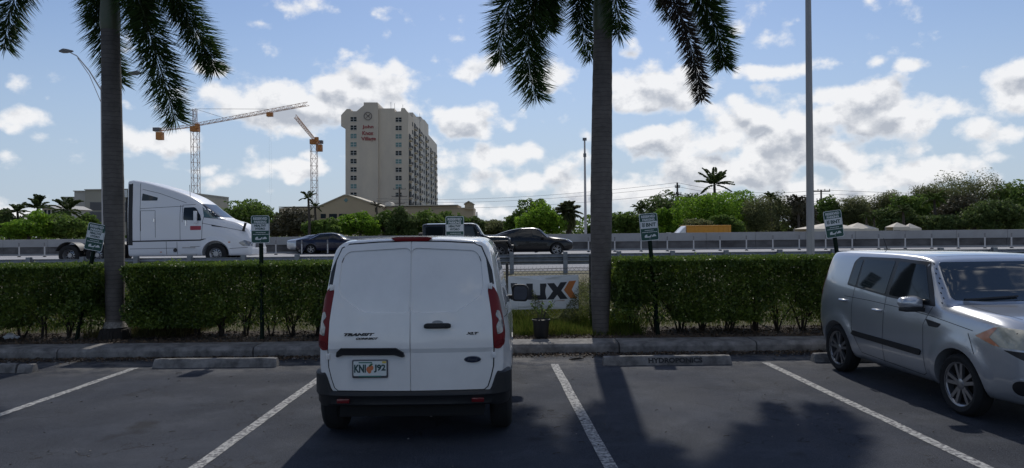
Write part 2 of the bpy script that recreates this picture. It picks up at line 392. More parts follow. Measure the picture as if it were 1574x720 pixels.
bp = t.nodes.new('ShaderNodeBump'); bp.inputs['Strength'].default_value = .8; bp.inputs['Distance'].default_value = .014
ln.new(tn(70, 5, .8), bp.inputs['Height']); ln.new(bp.outputs[0], b.inputs['Normal'])

# ringed grey palm trunk
def ringed(name, c1, c2, z0):
    m = bpy.data.materials.new(name); m.use_nodes = True; t = m.node_tree; b = t.nodes['Principled BSDF']; ln = t.links
    c = t.nodes.new('ShaderNodeTexCoord'); n = t.nodes.new('ShaderNodeTexNoise'); n.inputs['Scale'].default_value = 3.5; n.inputs['Detail'].default_value = 8; n.inputs['Roughness'].default_value = .7
    ln.new(c.outputs['Object'], n.inputs['Vector'])
    w = t.nodes.new('ShaderNodeTexWave'); w.bands_direction = 'Z'; w.inputs['Scale'].default_value = 4.2; w.inputs['Distortion'].default_value = 3.0; w.inputs['Detail'].default_value = 3; w.inputs['Detail Scale'].default_value = 1.6
    ln.new(c.outputs['Object'], w.inputs['Vector'])
    mp = t.nodes.new('ShaderNodeMapRange'); mp.inputs[1].default_value = -.06; mp.inputs[2].default_value = .10; ln.new(w.outputs['Fac'], mp.inputs[0])
    mix = t.nodes.new('ShaderNodeMix'); mix.data_type = 'RGBA'; mix.inputs['A'].default_value = (*c1, 1); mix.inputs['B'].default_value = (*c2, 1)
    r = t.nodes.new('ShaderNodeMapRange'); r.inputs[1].default_value = .35; r.inputs[2].default_value = .7; ln.new(n.outputs['Fac'], r.inputs[0]); ln.new(r.outputs[0], mix.inputs['Factor'])
    mx2 = t.nodes.new('ShaderNodeMix'); mx2.data_type = 'RGBA'; mx2.inputs['A'].default_value = (c1[0]*.35, c1[1]*.33, c1[2]*.33, 1)
    ln.new(mp.outputs[0], mx2.inputs['Factor']); ln.new(mix.outputs['Result'], mx2.inputs['B']); ln.new(mx2.outputs['Result'], b.inputs['Base Color'])
    b.inputs['Roughness'].default_value = .9
    bp = t.nodes.new('ShaderNodeBump'); bp.inputs['Strength'].default_value = .25; bp.inputs['Distance'].default_value = .015; ln.new(mp.outputs[0], bp.inputs['Height']); ln.new(bp.outputs[0], b.inputs['Normal'])
    return m
trunk_mat = ringed('palm_trunk', (.135,.12,.108), (.072,.064,.058), 0)
shaft_mat = mat('crownshaft', (.06,.085,.04), .5, col2=(.10,.10,.06), scale=5, stretch=(3,3,.6))

# ------------------------------------------------------------------ the ground
def strip(name, prof, x0, x1, m, kind='structure', nx=1):
    """profile of (Y,z) pulled along x"""
    mb = MB(); n = len(prof); xs = [x0+(x1-x0)*i/nx for i in range(nx+1)]
    vs = [(x, y, z) for x in xs for y, z in prof]
    fs = [(i*n+j, (i+1)*n+j, (i+1)*n+j+1, i*n+j+1) for i in range(nx) for j in range(n-1)]
    o = mb.add(vs, fs).build(name, m, ang=60); tag(o, kind=kind); return o
ROAD = .52
strip('ground', [(-300,-.012),(11.45,-.012),(11.55,.0),(11.95,.08),(14,.16),(18,.28),(25.4,.44),(27,.46),(60,.46),(120,.3),(600,.2),(4500,.2)], -3000, 3000, verge_mat)
strip('parking_lot', [(-40,0),(11.52,0)], -60, 60, asph)
strip('planting_bed', [(11.9,.10),(12.15,.145),(13.4,.16)], -40, 40, soil_mat)
strip('highway', [(26.9,.47),(27.0,ROAD),(62,ROAD),(62.1,.44)], -700, 700, road_mat)
# lane markings on the highway
mb = MB()
for y in (30.6, 46.8): mb.box((0, y, ROAD+.004), (400, .12, .004))
for i in range(-20, 20):
    for y in (34.3, 38.0, 42.2): mb.box((i*12+3, y, ROAD+.004), (3, .12, .004))
tag(mb.build('lane_markings', mat('road_paint', (.75,.75,.73), .8)), kind='structure')
# kerb in cast lengths
mb = MB()
js = [-26,-22.5,-19.3,-16,-13.1,-10.1,-7.1,-4.05,-1.2,1.65,3.79,6.9,9.9,13,16,20,24]
for a, c_ in zip(js, js[1:]):
    mb.prism([(11.5,-.02),(11.5,.105),(11.535,.148),(11.60,.158),(12.0,.163),(12.02,.145),(12.02,-.02)], a+.008, c_-.008, 'x')
tag(mb.build('kerb', concrete, bevel=.012), kind='structure')
# bay lines
for (xa, ya, xb, yb) in ((-8.4,10.6,-8.45,2),(-5.44,10.64,-5.62,2),(-2.54,10.62,-2.66,2),(.587,10.59,.93,2),(3.60,10.54,3.825,2),(6.75,10.5,7.1,2)):
    mb = MB(); w = .055; n = 30
    vs = []
    for i in range(n+1):
        tt = i/n; x = xa+(xb-xa)*tt; y = ya+(yb-ya)*tt; j = random.uniform(-.004,.004)
        vs += [(x-w+j, y, .004), (x+w+j, y, .004)]
    mb.add(vs, [(2*i, 2*i+1, 2*i+3, 2*i+2) for i in range(n)])
    tag(mb.build('bay_line', line_mat), kind='structure')

# wheel stops
def wheel_stop(px0, px1, Y, label, h=.125, pieces=None, rot=0., name='wheel_stop'):
    x0 = PX(px0, 560, Y).x; x1 = PX(px1, 560, Y).x
    t_ = empty(name, ((x0+x1)/2, Y+.08, 0), rot); tag(t_, label, 'wheel stop', 'concrete wheel stops along the kerb')
    l = (x1-x0)/2; mb = MB()
    n = 22
    prof = [(-.085,.002),(-.075,.04),(-.048,h-.01),(-.035,h),(.035,h),(.048,h-.01),(.075,.04),(.085,.002)]
    vs = []; 
    for i in range(n+1):
        s = -1+2*i/n; x = s*l; e = .0 if abs(s) < .999 else 1
        for (y, z) in prof: vs.append((x*(1-(z/h)*.02*abs(s)), y*(1-.06*e)+random.uniform(-.003,.003), max(.001, z*(1-.05*e)+random.uniform(-.003,.002))))
    m_ = len(prof); fs = [(i*m_+j, (i+1)*m_+j, (i+1)*m_+j+1, i*m_+j+1) for i in range(n) for j in range(m_-1)]
    fs += [tuple(range(m_)), tuple(n*m_+j for j in range(m_-1, -1, -1))]
    mb.add(vs, fs).build('block', concrete, t_, ang=30)
    return t_
ws = wheel_stop(927, 1126, 10.42, 'long concrete wheel stop with dark stencilled HYDROPONICS lettering')
place_text('HYDROPONICS', frame((.11,-.0715,.068), (1,0,0), (0,.36,1)), mat('stencil_paint', (.018,.018,.019), .9, col2=(.05,.05,.05), scale=30), ws, width=.76, height=.075, bold=.004, extr=.0008)
wheel_stop(233, 425, 10.6, 'bare concrete wheel stop before the hedge left of the white van')
wheel_stop(-60, 22, 10.35, 'broken wheel stop end running out of the left edge of the photo', h=.12)
wheel_stop(25, 48, 10.35, 'short broken off chunk of wheel stop near the left edge', h=.11, rot=.06)
wheel_stop(1252, 1440, 10.5, 'concrete wheel stop partly hidden behind the silver hatchback rear wheel')

# gutter litter and pebbles, mulch
def scatter(name, n, xr, yf, zf, size, m, flat=.25):
    X = rng.uniform(*xr, n); Y = yf(n); Z = zf(X, Y)
    C = np.stack([X, Y, Z], 1); A = unit(rng.normal(size=(n,3))*np.array([1,1,flat]))*rng.uniform(size*.4, size, (n,1))
    return quads_mesh(name, leaf_quads(C, A, np.linalg.norm(A, axis=1)*.45), m)
gy = lambda n: 11.48-np.abs(rng.normal(0, .16, n))
tag(scatter('gutter_litter', 6500, (-9, 9), gy, lambda x, y: .006+rng.uniform(0,.02,len(x)), .028, litter_mat), kind='stuff')
tag(scatter('mulch', 9000, (-11, 9), lambda n: rng.uniform(12.0, 13.3, n), lambda x, y: .15+rng.uniform(0,.035,len(x)), .035, litter_mat, .5), kind='stuff')
def pebbles(name, n, xr, yf, z, smin, smax):
    mb = MB()
    for i in range(n):
        x = random.uniform(*xr); y = yf(); s = random.uniform(smin, smax)*(1 if random.random() < .9 else 1.8)
        vs = []
        for k in range(6): a = k*math.pi/3+random.uniform(-.3,.3); vs.append((x+math.cos(a)*s*random.uniform(.7,1.1), y+math.sin(a)*s*random.uniform(.6,1), z))
        for k in range(4): a = k*math.pi/2; vs.append((x+math.cos(a)*s*.55, y+math.sin(a)*s*.5, z+s*random.uniform(.4,.7)))
        mb.add(vs, [(0,1,6),(1,2,7,6),(2,3,7),(3,4,8,7),(4,5,9,8),(5,0,6,9),(6,7,8,9)])
    return tag(mb.build(name, pebble_mat, sm=False), kind='stuff')
pebbles('gravel', 1500, (-9, 9), lambda: 11.47-abs(random.gauss(0,.13)), 0, .006, .017)
pebbles('loose_pebbles', 110, (-7, 6), lambda: random.uniform(5.5, 10.8), .001, .005, .012)
mb = MB()
for i in range(70):
    x = random.uniform(-7, 6); y = random.uniform(6, 11.2); a = random.uniform(0, 3.1); l = random.uniform(.02,.07)
    mb.tube([(x,y,.008),(x+l*math.cos(a)*.5+.01,y+l*math.sin(a)*.5,.014),(x+l*math.cos(a),y+l*math.sin(a),.007)], .0028, 4)
tag(mb.build('twigs', stem_mat), kind='stuff')
# crumpled curved leaf in the bay right of the van
mb = MB(); p = PX(884,559,10.9); p.z = .01
mb.tube([p+Vector((-.09,.03,0)), p+Vector((-.03,-.02,.012)), p+Vector((.06,-.01,.02)), p+Vector((.13,.04,.004))], [.004,.016,.018,.003], 5)
tag(mb.build('fallen_leaf_sheath', stem_mat), 'curled dark strip of palm sheath lying on the asphalt by the kerb', 'leaf')

# ------------------------------------------------------------------ vegetation near
def hedge(x0, x1, label, y0=12.22, y1=13.4, top=1.40, n=26000, nst=44, seed=0):
    root = empty('hedge', ((x0+x1)/2, (y0+y1)/2, .14)); tag(root, label, 'hedge', 'clipped hedges behind the kerb')
    cx, cy = (x0+x1)/2, (y0+y1)/2; hx, hy = (x1-x0)/2, (y1-y0)/2; H = top-.14; zlow = .22
    # points in the box, mostly close to the skin
    def samp(n):
        P = rng.uniform(-1, 1, (n, 3)); return P
    P = samp(n*5); d = 1-np.max(np.abs(P), axis=1)
    keep = rng.uniform(size=len(P)) < np.exp(-d*6)+.10; P = P[keep][:n]
    zz = zlow+(H-zlow)*(P[:,2]+1)/2
    X = P[:,0]*hx; Yv = P[:,1]*hy
    lump = .05*np.sin(X*3.1+seed)+.035*np.sin(X*7.7+1+seed)+.03*np.sin(zz*8+X*4)
    X2 = X*(1+0.02*np.sin(zz*9+Yv*5)); Yv = Yv*(1+lump*1.1)
    zz = zz+(P[:,2] > .8)*rng.normal(0, .018, len(P))+.025*np.sin(X*5+seed)*(P[:,2]>.3)+.02*np.sin(X*13)*(P[:,2]>.3)
    # ragged, thinning lower edge
    edge = .33+.19*np.sin(X*2.3+seed*2)+.12*np.sin(X*6.1+seed)+.06*np.sin(X*15)
    k2 = (zz > edge) | (rng.uniform(size=len(zz)) < .13)
    C = np.stack([X2, Yv, zz], 1)[k2]; 
    out = P[k2]*np.array([.4,1,.9]); A = unit(rng.normal(size=C.shape)*.9+unit(out)*.8+np.array([0,0,.35]))*rng.uniform(.019,.036,(len(C),1))
    quads_mesh('foliage', leaf_quads(C, A, np.linalg.norm(A, axis=1)*.5), leaf_hedge, root)
    # shoots on the clipped top; leaves added down the front rim imitate its sunlit strip
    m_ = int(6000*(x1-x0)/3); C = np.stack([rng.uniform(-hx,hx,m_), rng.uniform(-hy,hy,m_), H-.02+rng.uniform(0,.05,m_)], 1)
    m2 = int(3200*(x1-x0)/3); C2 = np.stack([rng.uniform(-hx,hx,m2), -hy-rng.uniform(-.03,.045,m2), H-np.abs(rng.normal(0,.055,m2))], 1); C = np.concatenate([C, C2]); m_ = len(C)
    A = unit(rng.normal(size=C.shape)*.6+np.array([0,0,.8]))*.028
    quads_mesh('shoots_and_sunlit_rim', leaf_quads(C, A, np.full(m_,.014)), mat('shoot_and_sunlit_leaf', (.05,.095,.014), .5, spec=.35, col2=(.15,.21,.035), island=True, trans=.35), root)
    mb = MB()
    for i in range(int(nst*(x1-x0)/3)):
        x = random.uniform(-hx*.96, hx*.96); y = random.uniform(-hy*.5, hy*.5); bx = round(x/.42)*.42+random.uniform(-.05,.05)
        bx = max(-hx*.95, min(hx*.95, bx))
        pts = [(bx, y*.3, -.02), (bx+(x-bx)*.3+random.uniform(-.03,.03), y*.5, .2), (x+random.uniform(-.1,.1), y, .52), (x+random.uniform(-.2,.2), y*1.3, .95)]
        r = random.uniform(.007,.017); mb.tube(pts, [r*1.3, r, r*.7, r*.4], 5)
        if random.random() < .8:
            p = Vector(pts[1]); q = p+Vector((random.uniform(-.25,.25), random.uniform(-.15,.15), random.uniform(.2,.35))); mb.tube([p,(p+q)/2+Vector((.02,0,0)),q], [r*.6,r*.5,r*.3], 4)
    mb.build('stems', stem_mat, root)
    return root
hedge(-13.5, -6.95, 'clipped green hedge left of the left palm trunk, at the photo edge', seed=1, n=110000)
hedge(-6.45, -1.95, 'clipped green hedge between the left palm and the white van', seed=4, n=80000)
hedge(1.72, 5.75, 'clipped green hedge right of the right palm beside the silver hatchback', seed=9, n=75000, top=1.41)

def grass(name, n, xr, yr, h, m, zf):
    X = rng.uniform(*xr, n); Y = rng.uniform(*yr, n); Z = zf(X, Y); base = np.stack([X, Y, Z], 1)
    d = unit(rng.normal(size=(n,3))*np.array([.45,.45,.1])+np.array([0,0,1])); 
    l = rng.uniform(h*.35, h, n)*(.65+.35*np.sin(X*3+Y*2))
    return tag(quads_mesh(name, blades(base, d, l, np.full(n,.005)), m), kind='stuff')
zf = lambda x, y: np.interp(y, [11.95,14,18,25.4], [.12,.16,.28,.44])
grass('weedy_grass', 26000, (-1.6, 2.2), (12.35, 15.5), .42, grass_mat, zf)
grass('weeds_between_hedges', 9000, (-7.4, -5.6), (12.6, 15.5), .55, dry_grass_mat, zf)
grass('verge_grass', 60000, (-13, 11), (13.2, 20), .34, grass_mat, zf)
grass('tall_dry_grass', 16000, (-12, 10), (13.6, 22), .55, dry_grass_mat, zf)
# leafy weeds climbing in the fence
n = 5000; X = rng.uniform(.35, 2.1, n); Z = .2+rng.uniform(0,1,n)**1.2*(.85*(.55+.45*np.sin(X*5+.8))); Y = rng.normal(13.85, .13, n)
C = np.stack([X, Y, Z], 1); A = unit(rng.normal(size=(n,3)))*.02
tag(quads_mesh('weed_vines', leaf_quads(C, A, np.full(n,.010)), leaf_olive), kind='stuff')

# foxtail palms -----------------------------------------------------
def bez(p0, p1, p2, p3, n):
    t = np.linspace(0, 1, n)[:, None]; p0, p1, p2, p3 = map(np.array, (p0, p1, p2, p3))
    P = (1-t)**3*p0+3*(1-t)**2*t*p1+3*(1-t)*t*t*p2+t**3*p3
    return P, unit(np.gradient(P, axis=0))
def plume(P, T, n, L0, w, droop=.25, fwd=.8, flat=1.):
    """leaflets all round a rachis"""
    s = rng.uniform(.10, 1, n); idx = s*(len(P)-1); i = np.minimum(idx.astype(int), len(P)-2); f = (idx-i)[:, None]
    base = P[i]*(1-f)+P[i+1]*f; tan = unit(T[i]*(1-f)+T[i+1]*f)
    r = rng.normal(size=(n, 3)); r -= (r*tan).sum(1, keepdims=True)*tan; r = unit(r)
    d = unit(r+tan*fwd*rng.uniform(.6,1.5,(n,1))+np.array([0,0,-droop]))
    ln = L0*1.22*rng.uniform(.7,1.05,n)*np.interp(s, [0,.15,.5,.85,1], [.5,.95,1,.9,.6])
    return blades(base, d, ln, np.full(n, w)*rng.uniform(.7,1.2,n))
def foxtail(px, base_py, Y, tips, label, radii, zring, seed=0, root_flare=False, lean=0.):
    b0 = PX(px, base_py, Y); b0.z = .12
    root = empty('palm_tree', b0); tag(root, label, 'palm tree', 'tall palms behind the kerb')
    mb = MB(); pts = []; rad = []
    H = zring-b0.z
    for i in range(40):
        s = i/39; z = s*H; pts.append((.02*math.sin(s*2.4+seed)-.02*math.sin(seed)+lean*s, 0, z)); r = np.interp(s, [0,.03,.12,.45,.8,1], radii)
        rad.append(r*(1+.012*math.sin(i*2.9)))
    mb.tube(pts, rad, 20).build('trunk', trunk_mat, root, ang=60)
    tx = pts[-1][0]; r = rad[-1]
    mb = MB(); mb.tube([(tx,0,H-.01),(tx,0,H+.06),(tx,0,H+.3),(tx,0,H+.8),(tx,0,H+1.3)], [r*1.02,r*1.12,r*1.08,r*.85,r*.5], 18)
    mb.build('crownshaft', shaft_mat, root, ang=60)
    if root_flare:
        mb = MB(); rr = radii[0]
        mb.tube([(0,0,.0),(0,0,.10),(0,0,.19),(0,0,.24)], [rr*1.6,rr*1.62,rr*1.5,rr*1.05], 16)
        for k in range(60):
            a = random.uniform(0,6.28); mb.tube([(rr*1.45*math.cos(a), rr*1.45*math.sin(a), .20),(rr*1.75*math.cos(a), rr*1.75*math.sin(a), .02)], random.uniform(.008,.02), 4)
        mb.build('root_flare', mat('root_mat', (.022,.018,.016), .95, bump=.8), root)
        mb = MB(); mb.tube([(0,0,.23),(0,0,.27),(0,0,.33)], [rr*1.32,rr*1.16,rr*1.03], 16).build('bark_skirt', mat('skirt_mat', (.30,.28,.26), .9, col2=(.12,.11,.10), scale=20), root)
    top = Vector((tx, 0, H+1.15))
    allT = list(tips)
    for (spec) in allT:
        mid, tip, dY, m_, n_, L_ = spec
        P3 = PX(tip[0], tip[1], Y+dY)-b0; PM = PX(mid[0], mid[1], Y+dY*.8)-b0
        d = (PM-top); hor = Vector((d.x, d.y, 0))
        p1 = top+Vector((d.x*.35, d.y*.35, max(.6, .55*hor.length)))
        p2 = PM+(PM-P3)*.25
        fr = frond(root, top, p1, p2, P3, n_, L_, m_)
    # the rest of the crown, above and around
    for k in range(9):
        a = k*2*math.pi/9+seed; l = random.uniform(2.2,2.7); el_ = random.uniform(.1,.9)
        d = Vector((math.cos(a), math.sin(a), 0))
        frond(root, top, top+d*.6+Vector((0,0,1.0+el_*.5)), top+d*l*.8+Vector((0,0,1.2+el_)), top+d*l+Vector((0,0,.2+el_*.6)), 900, .5, frond_mat)
    return root
def frond(root, top, p1, p2, p3, n, L_, m_):
    P, T = bez(top, p1, p2, p3, 40)
    mb = MB(); mb.tube([Vector(q) for q in P[::3]], [.028*(1-.85*i/13) for i in range(len(P[::3]))], 5)
    r = mb.build('frond', mat('rachis', (.05,.06,.025), .6), root)
    quads_mesh('leaflets', plume(P, T, int(n*1.9), L_, .0095, droop=.12, fwd=.55), m_, r)
    return r
fm = frond_mat
foxtail(177, 515, 12.62, [((140,30),(185,128),.9,fm,1100,.48), ((226,40),(270,184),-.5,fm,1500,.52), ((296,30),(330,106),.3,fm,1300,.48), ((10,-20),(8,72),.2,fm,1000,.46), ((225,-40),(215,55),.8,fm,700,.45), ((100,-120),(150,40),1.2,fm,800,.45)],
    'tall ringed palm on the left with a dark root flare, before the white truck cab', [.150,.145,.150,.165,.155,.145], 5.42, 1., True)
foxtail(923, 520, 12.55, [((786,40),(824,148),-.2,fm,1500,.54), ((762,0),(770,92),-.1,fm,900,.48), ((830,-10),(846,45),.3,fm,900,.42), ((880,10),(908,88),1.0,fm,900,.42), ((945,-30),(952,52),-.7,fm,700,.42), ((1066,40),(1078,152),-.2,dead_frond_mat,1500,.32), ((1105,10),(1112,100),.4,fm,1600,.46), ((1010,-60),(1028,28),.5,fm,500,.36)],
    'tall ringed palm in the middle of the photo, right of the banner', [.14,.135,.165,.185,.168,.155], 5.3, 2.3, lean=.13)

# ------------------------------------------------------------------ potted plant, banner, fences
p = PX(832, 521, 12.12); pot = empty('potted_plant', (p.x, 12.14, .165)); tag(pot, 'young leafy plant in a black nursery pot behind the kerb', 'potted plant')
mb = MB(); mb.lathe([(0,0),(.105,0),(.112,.01),(.135,.27),(.148,.272),(.150,.30),(.138,.305),(.132,.27),(0,.265)], 28); mb.build('pot', black_plastic, pot)
mb = MB(); Q = []
for (dx, h, dy) in ((-.16,.30,0),(-.05,.22,.04),(.02,.36,-.03),(.16,.26,.02),(.2,.34,.0),(.24,.33,.03)):
    a, b_, c_ = Vector((dx*.1,0,.26)), Vector((dx*.35,dy*.5,.26+h*.5)), Vector((dx,dy,.26+h)); mb.tube([a,b_,c_], [.007,.005,.003], 5)
    for k in range(9):
        s = random.uniform(.5,1.02); q = a*(1-s)**2+b_*2*s*(1-s)+c_*s*s; Q.append(q)
mb.build('stems', bark, pot)
C = np.array([list(q) for q in Q])+rng.normal(0,.015,(len(Q),3)); A = unit(rng.normal(size=C.shape))*.032
quads_mesh('leaves', leaf_quads(C, A, np.full(len(C),.014)), leaf_mid, pot)
# white litter below the left hedge
mb = MB()
for (px_, py_, s) in ((10,512,.11),(20,514,.06),(4,508,.07)):
    q = PX(px_, py_, 12.6)
    vs = [(q.x+s*math.cos(a)*(.7+.5*random.random())*math.cos(e), 12.7+s*.6*math.sin(a)*math.cos(e), .17+s*.55*(math.sin(e)+.3)*(.7+.5*random.random())) for e in (-.5,.1,.7,1.3) for a in [k*.785 for k in range(8)]]
    mb.add(vs, [(i*8+k, i*8+(k+1)%8, (i+1)*8+(k+1)%8, (i+1)*8+k) for i in range(3) for k in range(8)]+[tuple(24+k for k in range(8))])
tag(mb.build('plastic_bag', mat('bag_white', (.6,.6,.62), .6), sm=False), 'crumpled white plastic bag under the hedge at the left edge', 'plastic bag')

FY = 14.0
fence = empty('chain_link_fence', (0, FY, .16)); tag(fence, 'sagging wire chain link fence behind the banner and hedges', 'fence')
mb = MB(); x0, x1, z0, z1 = -13.5, 11, .05, 1.05; st = .085; H = z1-z0
k = x0-H
while k < x1:
    for sgn in (1, -1):
        a, c_ = (k, z0), (k+H, z1)
        xa, xb = max(a[0], x0), min(c_[0], x1)
        if xb > xa:
            za, zb = z0+(xa-k), z0+(xb-k)
            if sgn < 0: za, zb = z1-(xa-k), z1-(xb-k)
            mb.tube([(xa, .0, za), (xb, .0, zb)], .0022, 3, cap=False)
    k += st
mb.build('wire_mesh', wire_mat, fence, sm=False)
mb = MB(); mb.tube([(x0+i*(x1-x0)/40, 0, z1+.012*math.sin(i*1.9)-.01) for i in range(41)], .006, 5)
for i in range(int((x1-x0)/.075)): mb.tube([(x0+i*.075, 0, z1-.01),(x0+i*.075+.012, 0, z1+.035)], .0022, 3)
mb.build('top_wire', wire_mat, fence, sm=False)
for x in (-12.4,-9.3,-6.3,-3.2,-.1,1.48,4.6,7.7,10.6):
    mb = MB(); hh = 1.13 if x != 1.48 else 1.27
    mb.tube([(x,.04,-.1),(x,.04,hh),(x,.04,hh+.001),(x,.04,hh+.03)], [.028,.028,.034,.012], 10); mb.build('post', mat('fence_post', (.06,.058,.055), .7, metal=.3), fence)
# banner
bw0 = PX(781, 425, FY-.05); bw1 = PX(890, 475, FY-.05)
ban = empty('banner', (bw0.x, FY-.05, bw1.z)); tag(ban, 'white vinyl banner reading LUX with an orange chevron, tied to the fence', 'banner')
W_, H_ = bw1.x-bw0.x, bw0.z-bw1.z
def ban_y(x, z): return -.018*math.sin(x*3+.5)-.012*math.sin(x*9+z*5)-.01*math.sin(z*7)
def ban_z(x, z): return z+.03*math.sin(math.pi*x/W_)*(-(z/H_))+.02*x/W_*(z/H_)
def ban_poly(name, poly, m, off, thick=.001):
    vi = [Vector(p_) for p_ in poly]; n0 = len(vi)
    g = [Vector((i*.04, j*.04)) for i in range(int(W_/.04)+1) for j in range(int(H_/.04)+1)]
    g = [q for q in g if inside(q, vi)]
    vv, _, ff, *_r = delaunay_2d_cdt(vi+g, [], [list(range(n0))], 1, 1e-5)
    mb = MB(); mb.add([(q.x, ban_y(q.x,q.y)-off, ban_z(q.x,q.y)) for q in vv], [tuple(f) for f in ff])
    return mb.build(name, m, ban, ang=80)
def inside(q, poly, mg=.004):
    c_ = False; n_ = len(poly)
    for i in range(n_):
        a, b_ = poly[i], poly[(i+1)%n_]
        if (a[1] > q[1]) != (b_[1] > q[1]) and q[0] < (b_[0]-a[0])*(q[1]-a[1])/(b_[1]-a[1])+a[0]: c_ = not c_
        ab = (b_[0]-a[0], b_[1]-a[1]); l2 = ab[0]**2+ab[1]**2
        if l2 > 0:
            t_ = max(0, min(1, ((q[0]-a[0])*ab[0]+(q[1]-a[1])*ab[1])/l2))
            if math.hypot(q[0]-a[0]-ab[0]*t_, q[1]-a[1]-ab[1]*t_) < mg: return False
    return c_
ban_poly('sheet', [(0,0),(W_,0),(W_,H_),(0,H_)], mat('banner_vinyl', (.82,.82,.81), .6), 0)
def bp_(px_, py_):  # banner coordinates from where the letter stands on the sheet
    return ((px_-781)/109*W_, (475-py_)/50*H_)
ink = mat('banner_ink', (.03,.03,.035), .6); orange = mat('banner_orange', (.62,.20,.05), .6)
ban_poly('lettering', [bp_(*q) for q in ((785,435),(795,435),(795,453),(806,453),(806,460),(785,460))], ink, .003)
ban_poly('lettering', [bp_(*q) for q in ((809,435),(819,435),(819,453),(830,453),(830,435),(840,435),(840,460),(809,460))], ink, .003)
ban_poly('lettering', [bp_(*q) for q in ((841,435),(852,435),(857,441.5),(862,434.5),(872,434.5),(863,447),(873,460),(861,460),(856.5,453),(851,460),(840,460),(850,447.5))], ink, .003)
ban_poly('chevron', [bp_(*q) for q in ((875,433.5),(886,433.5),(879,446.5),(887,459.5),(877,459.5),(867,446.5))], orange, .0035)
# small pale tag line under the letters
ban_poly('tag_line', [bp_(*q) for q in ((826,462.2),(868,461.4),(868,463),(826,463.8))], mat('banner_tagline', (.55,.42,.36), .6), .003)

# ------------------------------------------------------------------ guardrail
GY = 26.0
gr = empty('guardrail', (0, GY, .46)); tag(gr, 'long grey steel highway guardrail behind the hedges', 'guardrail')
prof = [(0,.36),(.035,.37),(.035,.42),(-.045,.47),(-.045,.50),(.035,.545),(.035,.575),(-.045,.62),(-.045,.65),(.035,.695),(.035,.73),(0,.735)]
zt = .67
mb = MB(); n = 24; xs = [-60+120*i/n for i in range(n+1)]
vs = [(x, y+.14, z-.36+zt-.39) for x in xs for (y, z) in prof]; m_ = len(prof)
mb.add(vs, [(i*m_+j, (i+1)*m_+j, (i+1)*m_+j+1, i*m_+j+1) for i in range(n) for j in range(m_-1)]).build('beam', steel, gr)
for i in range(-20, 21):
    x = -.02+i*1.885
    if abs(x) > 19.5: continue
    mb = MB()
    for yy in (-.07, .07): mb.box((x, yy, .34), (.15, .012, .78))
    mb.box((x, 0, .34), (.012, .13, .78)); mb.box((x, .10, .50), (.14, .07, .34))
    mb.build('post', steel, gr)

# ------------------------------------------------------------------ median wall and marker posts
def wallY(x, Y0=54.0, k=.05): return Y0-k*x
mw = empty('median_wall', (0, 54, ROAD)); tag(mw, 'long grey concrete wall with a stained lower panel beyond the highway', 'wall')
mb = MB(); mlo = MB(); mb2 = MB()
for i in range(-40, 40):
    a, c_ = i*3.5+.01, i*3.5+3.49
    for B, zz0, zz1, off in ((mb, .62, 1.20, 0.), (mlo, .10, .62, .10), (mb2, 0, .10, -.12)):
        vs = [(a, wallY(a)-54+off, zz0), (c_, wallY(c_)-54+off, zz0), (c_, wallY(c_)-54+off, zz1), (a, wallY(a)-54+off, zz1)]
        vs += [(x, y+.45-off, z) for x, y, z in vs]
        B.add(vs, [(0,1,2,3),(7,6,5,4),(0,4,5,1),(3,2,6,7),(0,3,7,4),(1,5,6,2)])
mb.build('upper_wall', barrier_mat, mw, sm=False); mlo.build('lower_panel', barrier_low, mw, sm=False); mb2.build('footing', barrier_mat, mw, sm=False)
mk0 = None
for i in range(41):
    px_ = 68+ (i-2)*39.3*(1+.0006*i)
    q = PX(px_, 385, 50); x = q.x*(wallY(q.x,49.6)/50)
    y = wallY(x, 49.6)
    if mk0 is None:
        mk0 = empty('lane_marker_post'); 
        mb = MB(); mb.tube([(0,0,.06),(0,0,.95)], [.045,.04], 8).build('tube', white_plastic, mk0)
        mb = MB(); mb.tube([(0,0,.72),(0,0,.99)], [.048,.046], 8).build('cap', mat('marker_grey', (.16,.16,.165), .6), mk0)
        mb = MB(); mb.tube([(0,0,0),(0,0,.06)], [.12,.10], 8).build('base', black_plastic, mk0)
        m_ = mk0
    else: m_ = copy_tree(mk0)
    m_.location = (x, y, ROAD)
    tag(m_, 'slim white lane marker post standing in the row before the concrete wall', 'marker post', 'lane marker posts along the highway')

# ------------------------------------------------------------------ vehicles: tools
def pchip(x, y, xq):
    x = np.asarray(x, float); y = np.asarray(y, float); h = np.diff(x)[:, None]; d = np.diff(y, axis=0)/h
    m = np.zeros_like(y); w1 = 2*h[1:]+h[:-1]; w2 = h[1:]+2*h[:-1]
    same = d[:-1]*d[1:] > 0
    with np.errstate(divide='ignore', invalid='ignore'):
        hm = (w1+w2)/(w1/d[:-1]+w2/d[1:])
    m[1:-1] = np.where(same, hm, 0); m[0] = d[0]; m[-1] = d[-1]
    i = np.clip(np.searchsorted(x, xq)-1, 0, len(x)-2); t = ((xq-x[i])/(x[i+1]-x[i]))[:, None]; hh = (x[i+1]-x[i])[:, None]
    return (2*t**3-3*t**2+1)*y[i]+(t**3-2*t**2+t)*hh*m[i]+(-2*t**3+3*t**2)*y[i+1]+(t**3-t**2)*hh*m[i+1]
def section(r):
    zb, ws_, wm, zbelt, wbelt, zr, wr = r[:7]; bx, dz = (r[7], r[8]) if len(r) > 7 else (.86, .10)
    hb = zbelt-zb; g = zr-zbelt
    return [(0,zb),(ws_*.86,zb),(ws_,zb+min(.08,hb*.2)),(wm,zb+hb*.42),(wm*.998,zb+hb*.72),(wbelt,zbelt),(wbelt*.6+wr*.4-.004,zbelt+g*.45),(wr,zr-min(dz,g*.25)),(wr*bx,zr-min(.025,g*.08)),(wr*.45,zr-min(.004,g*.02)),(0,zr)]
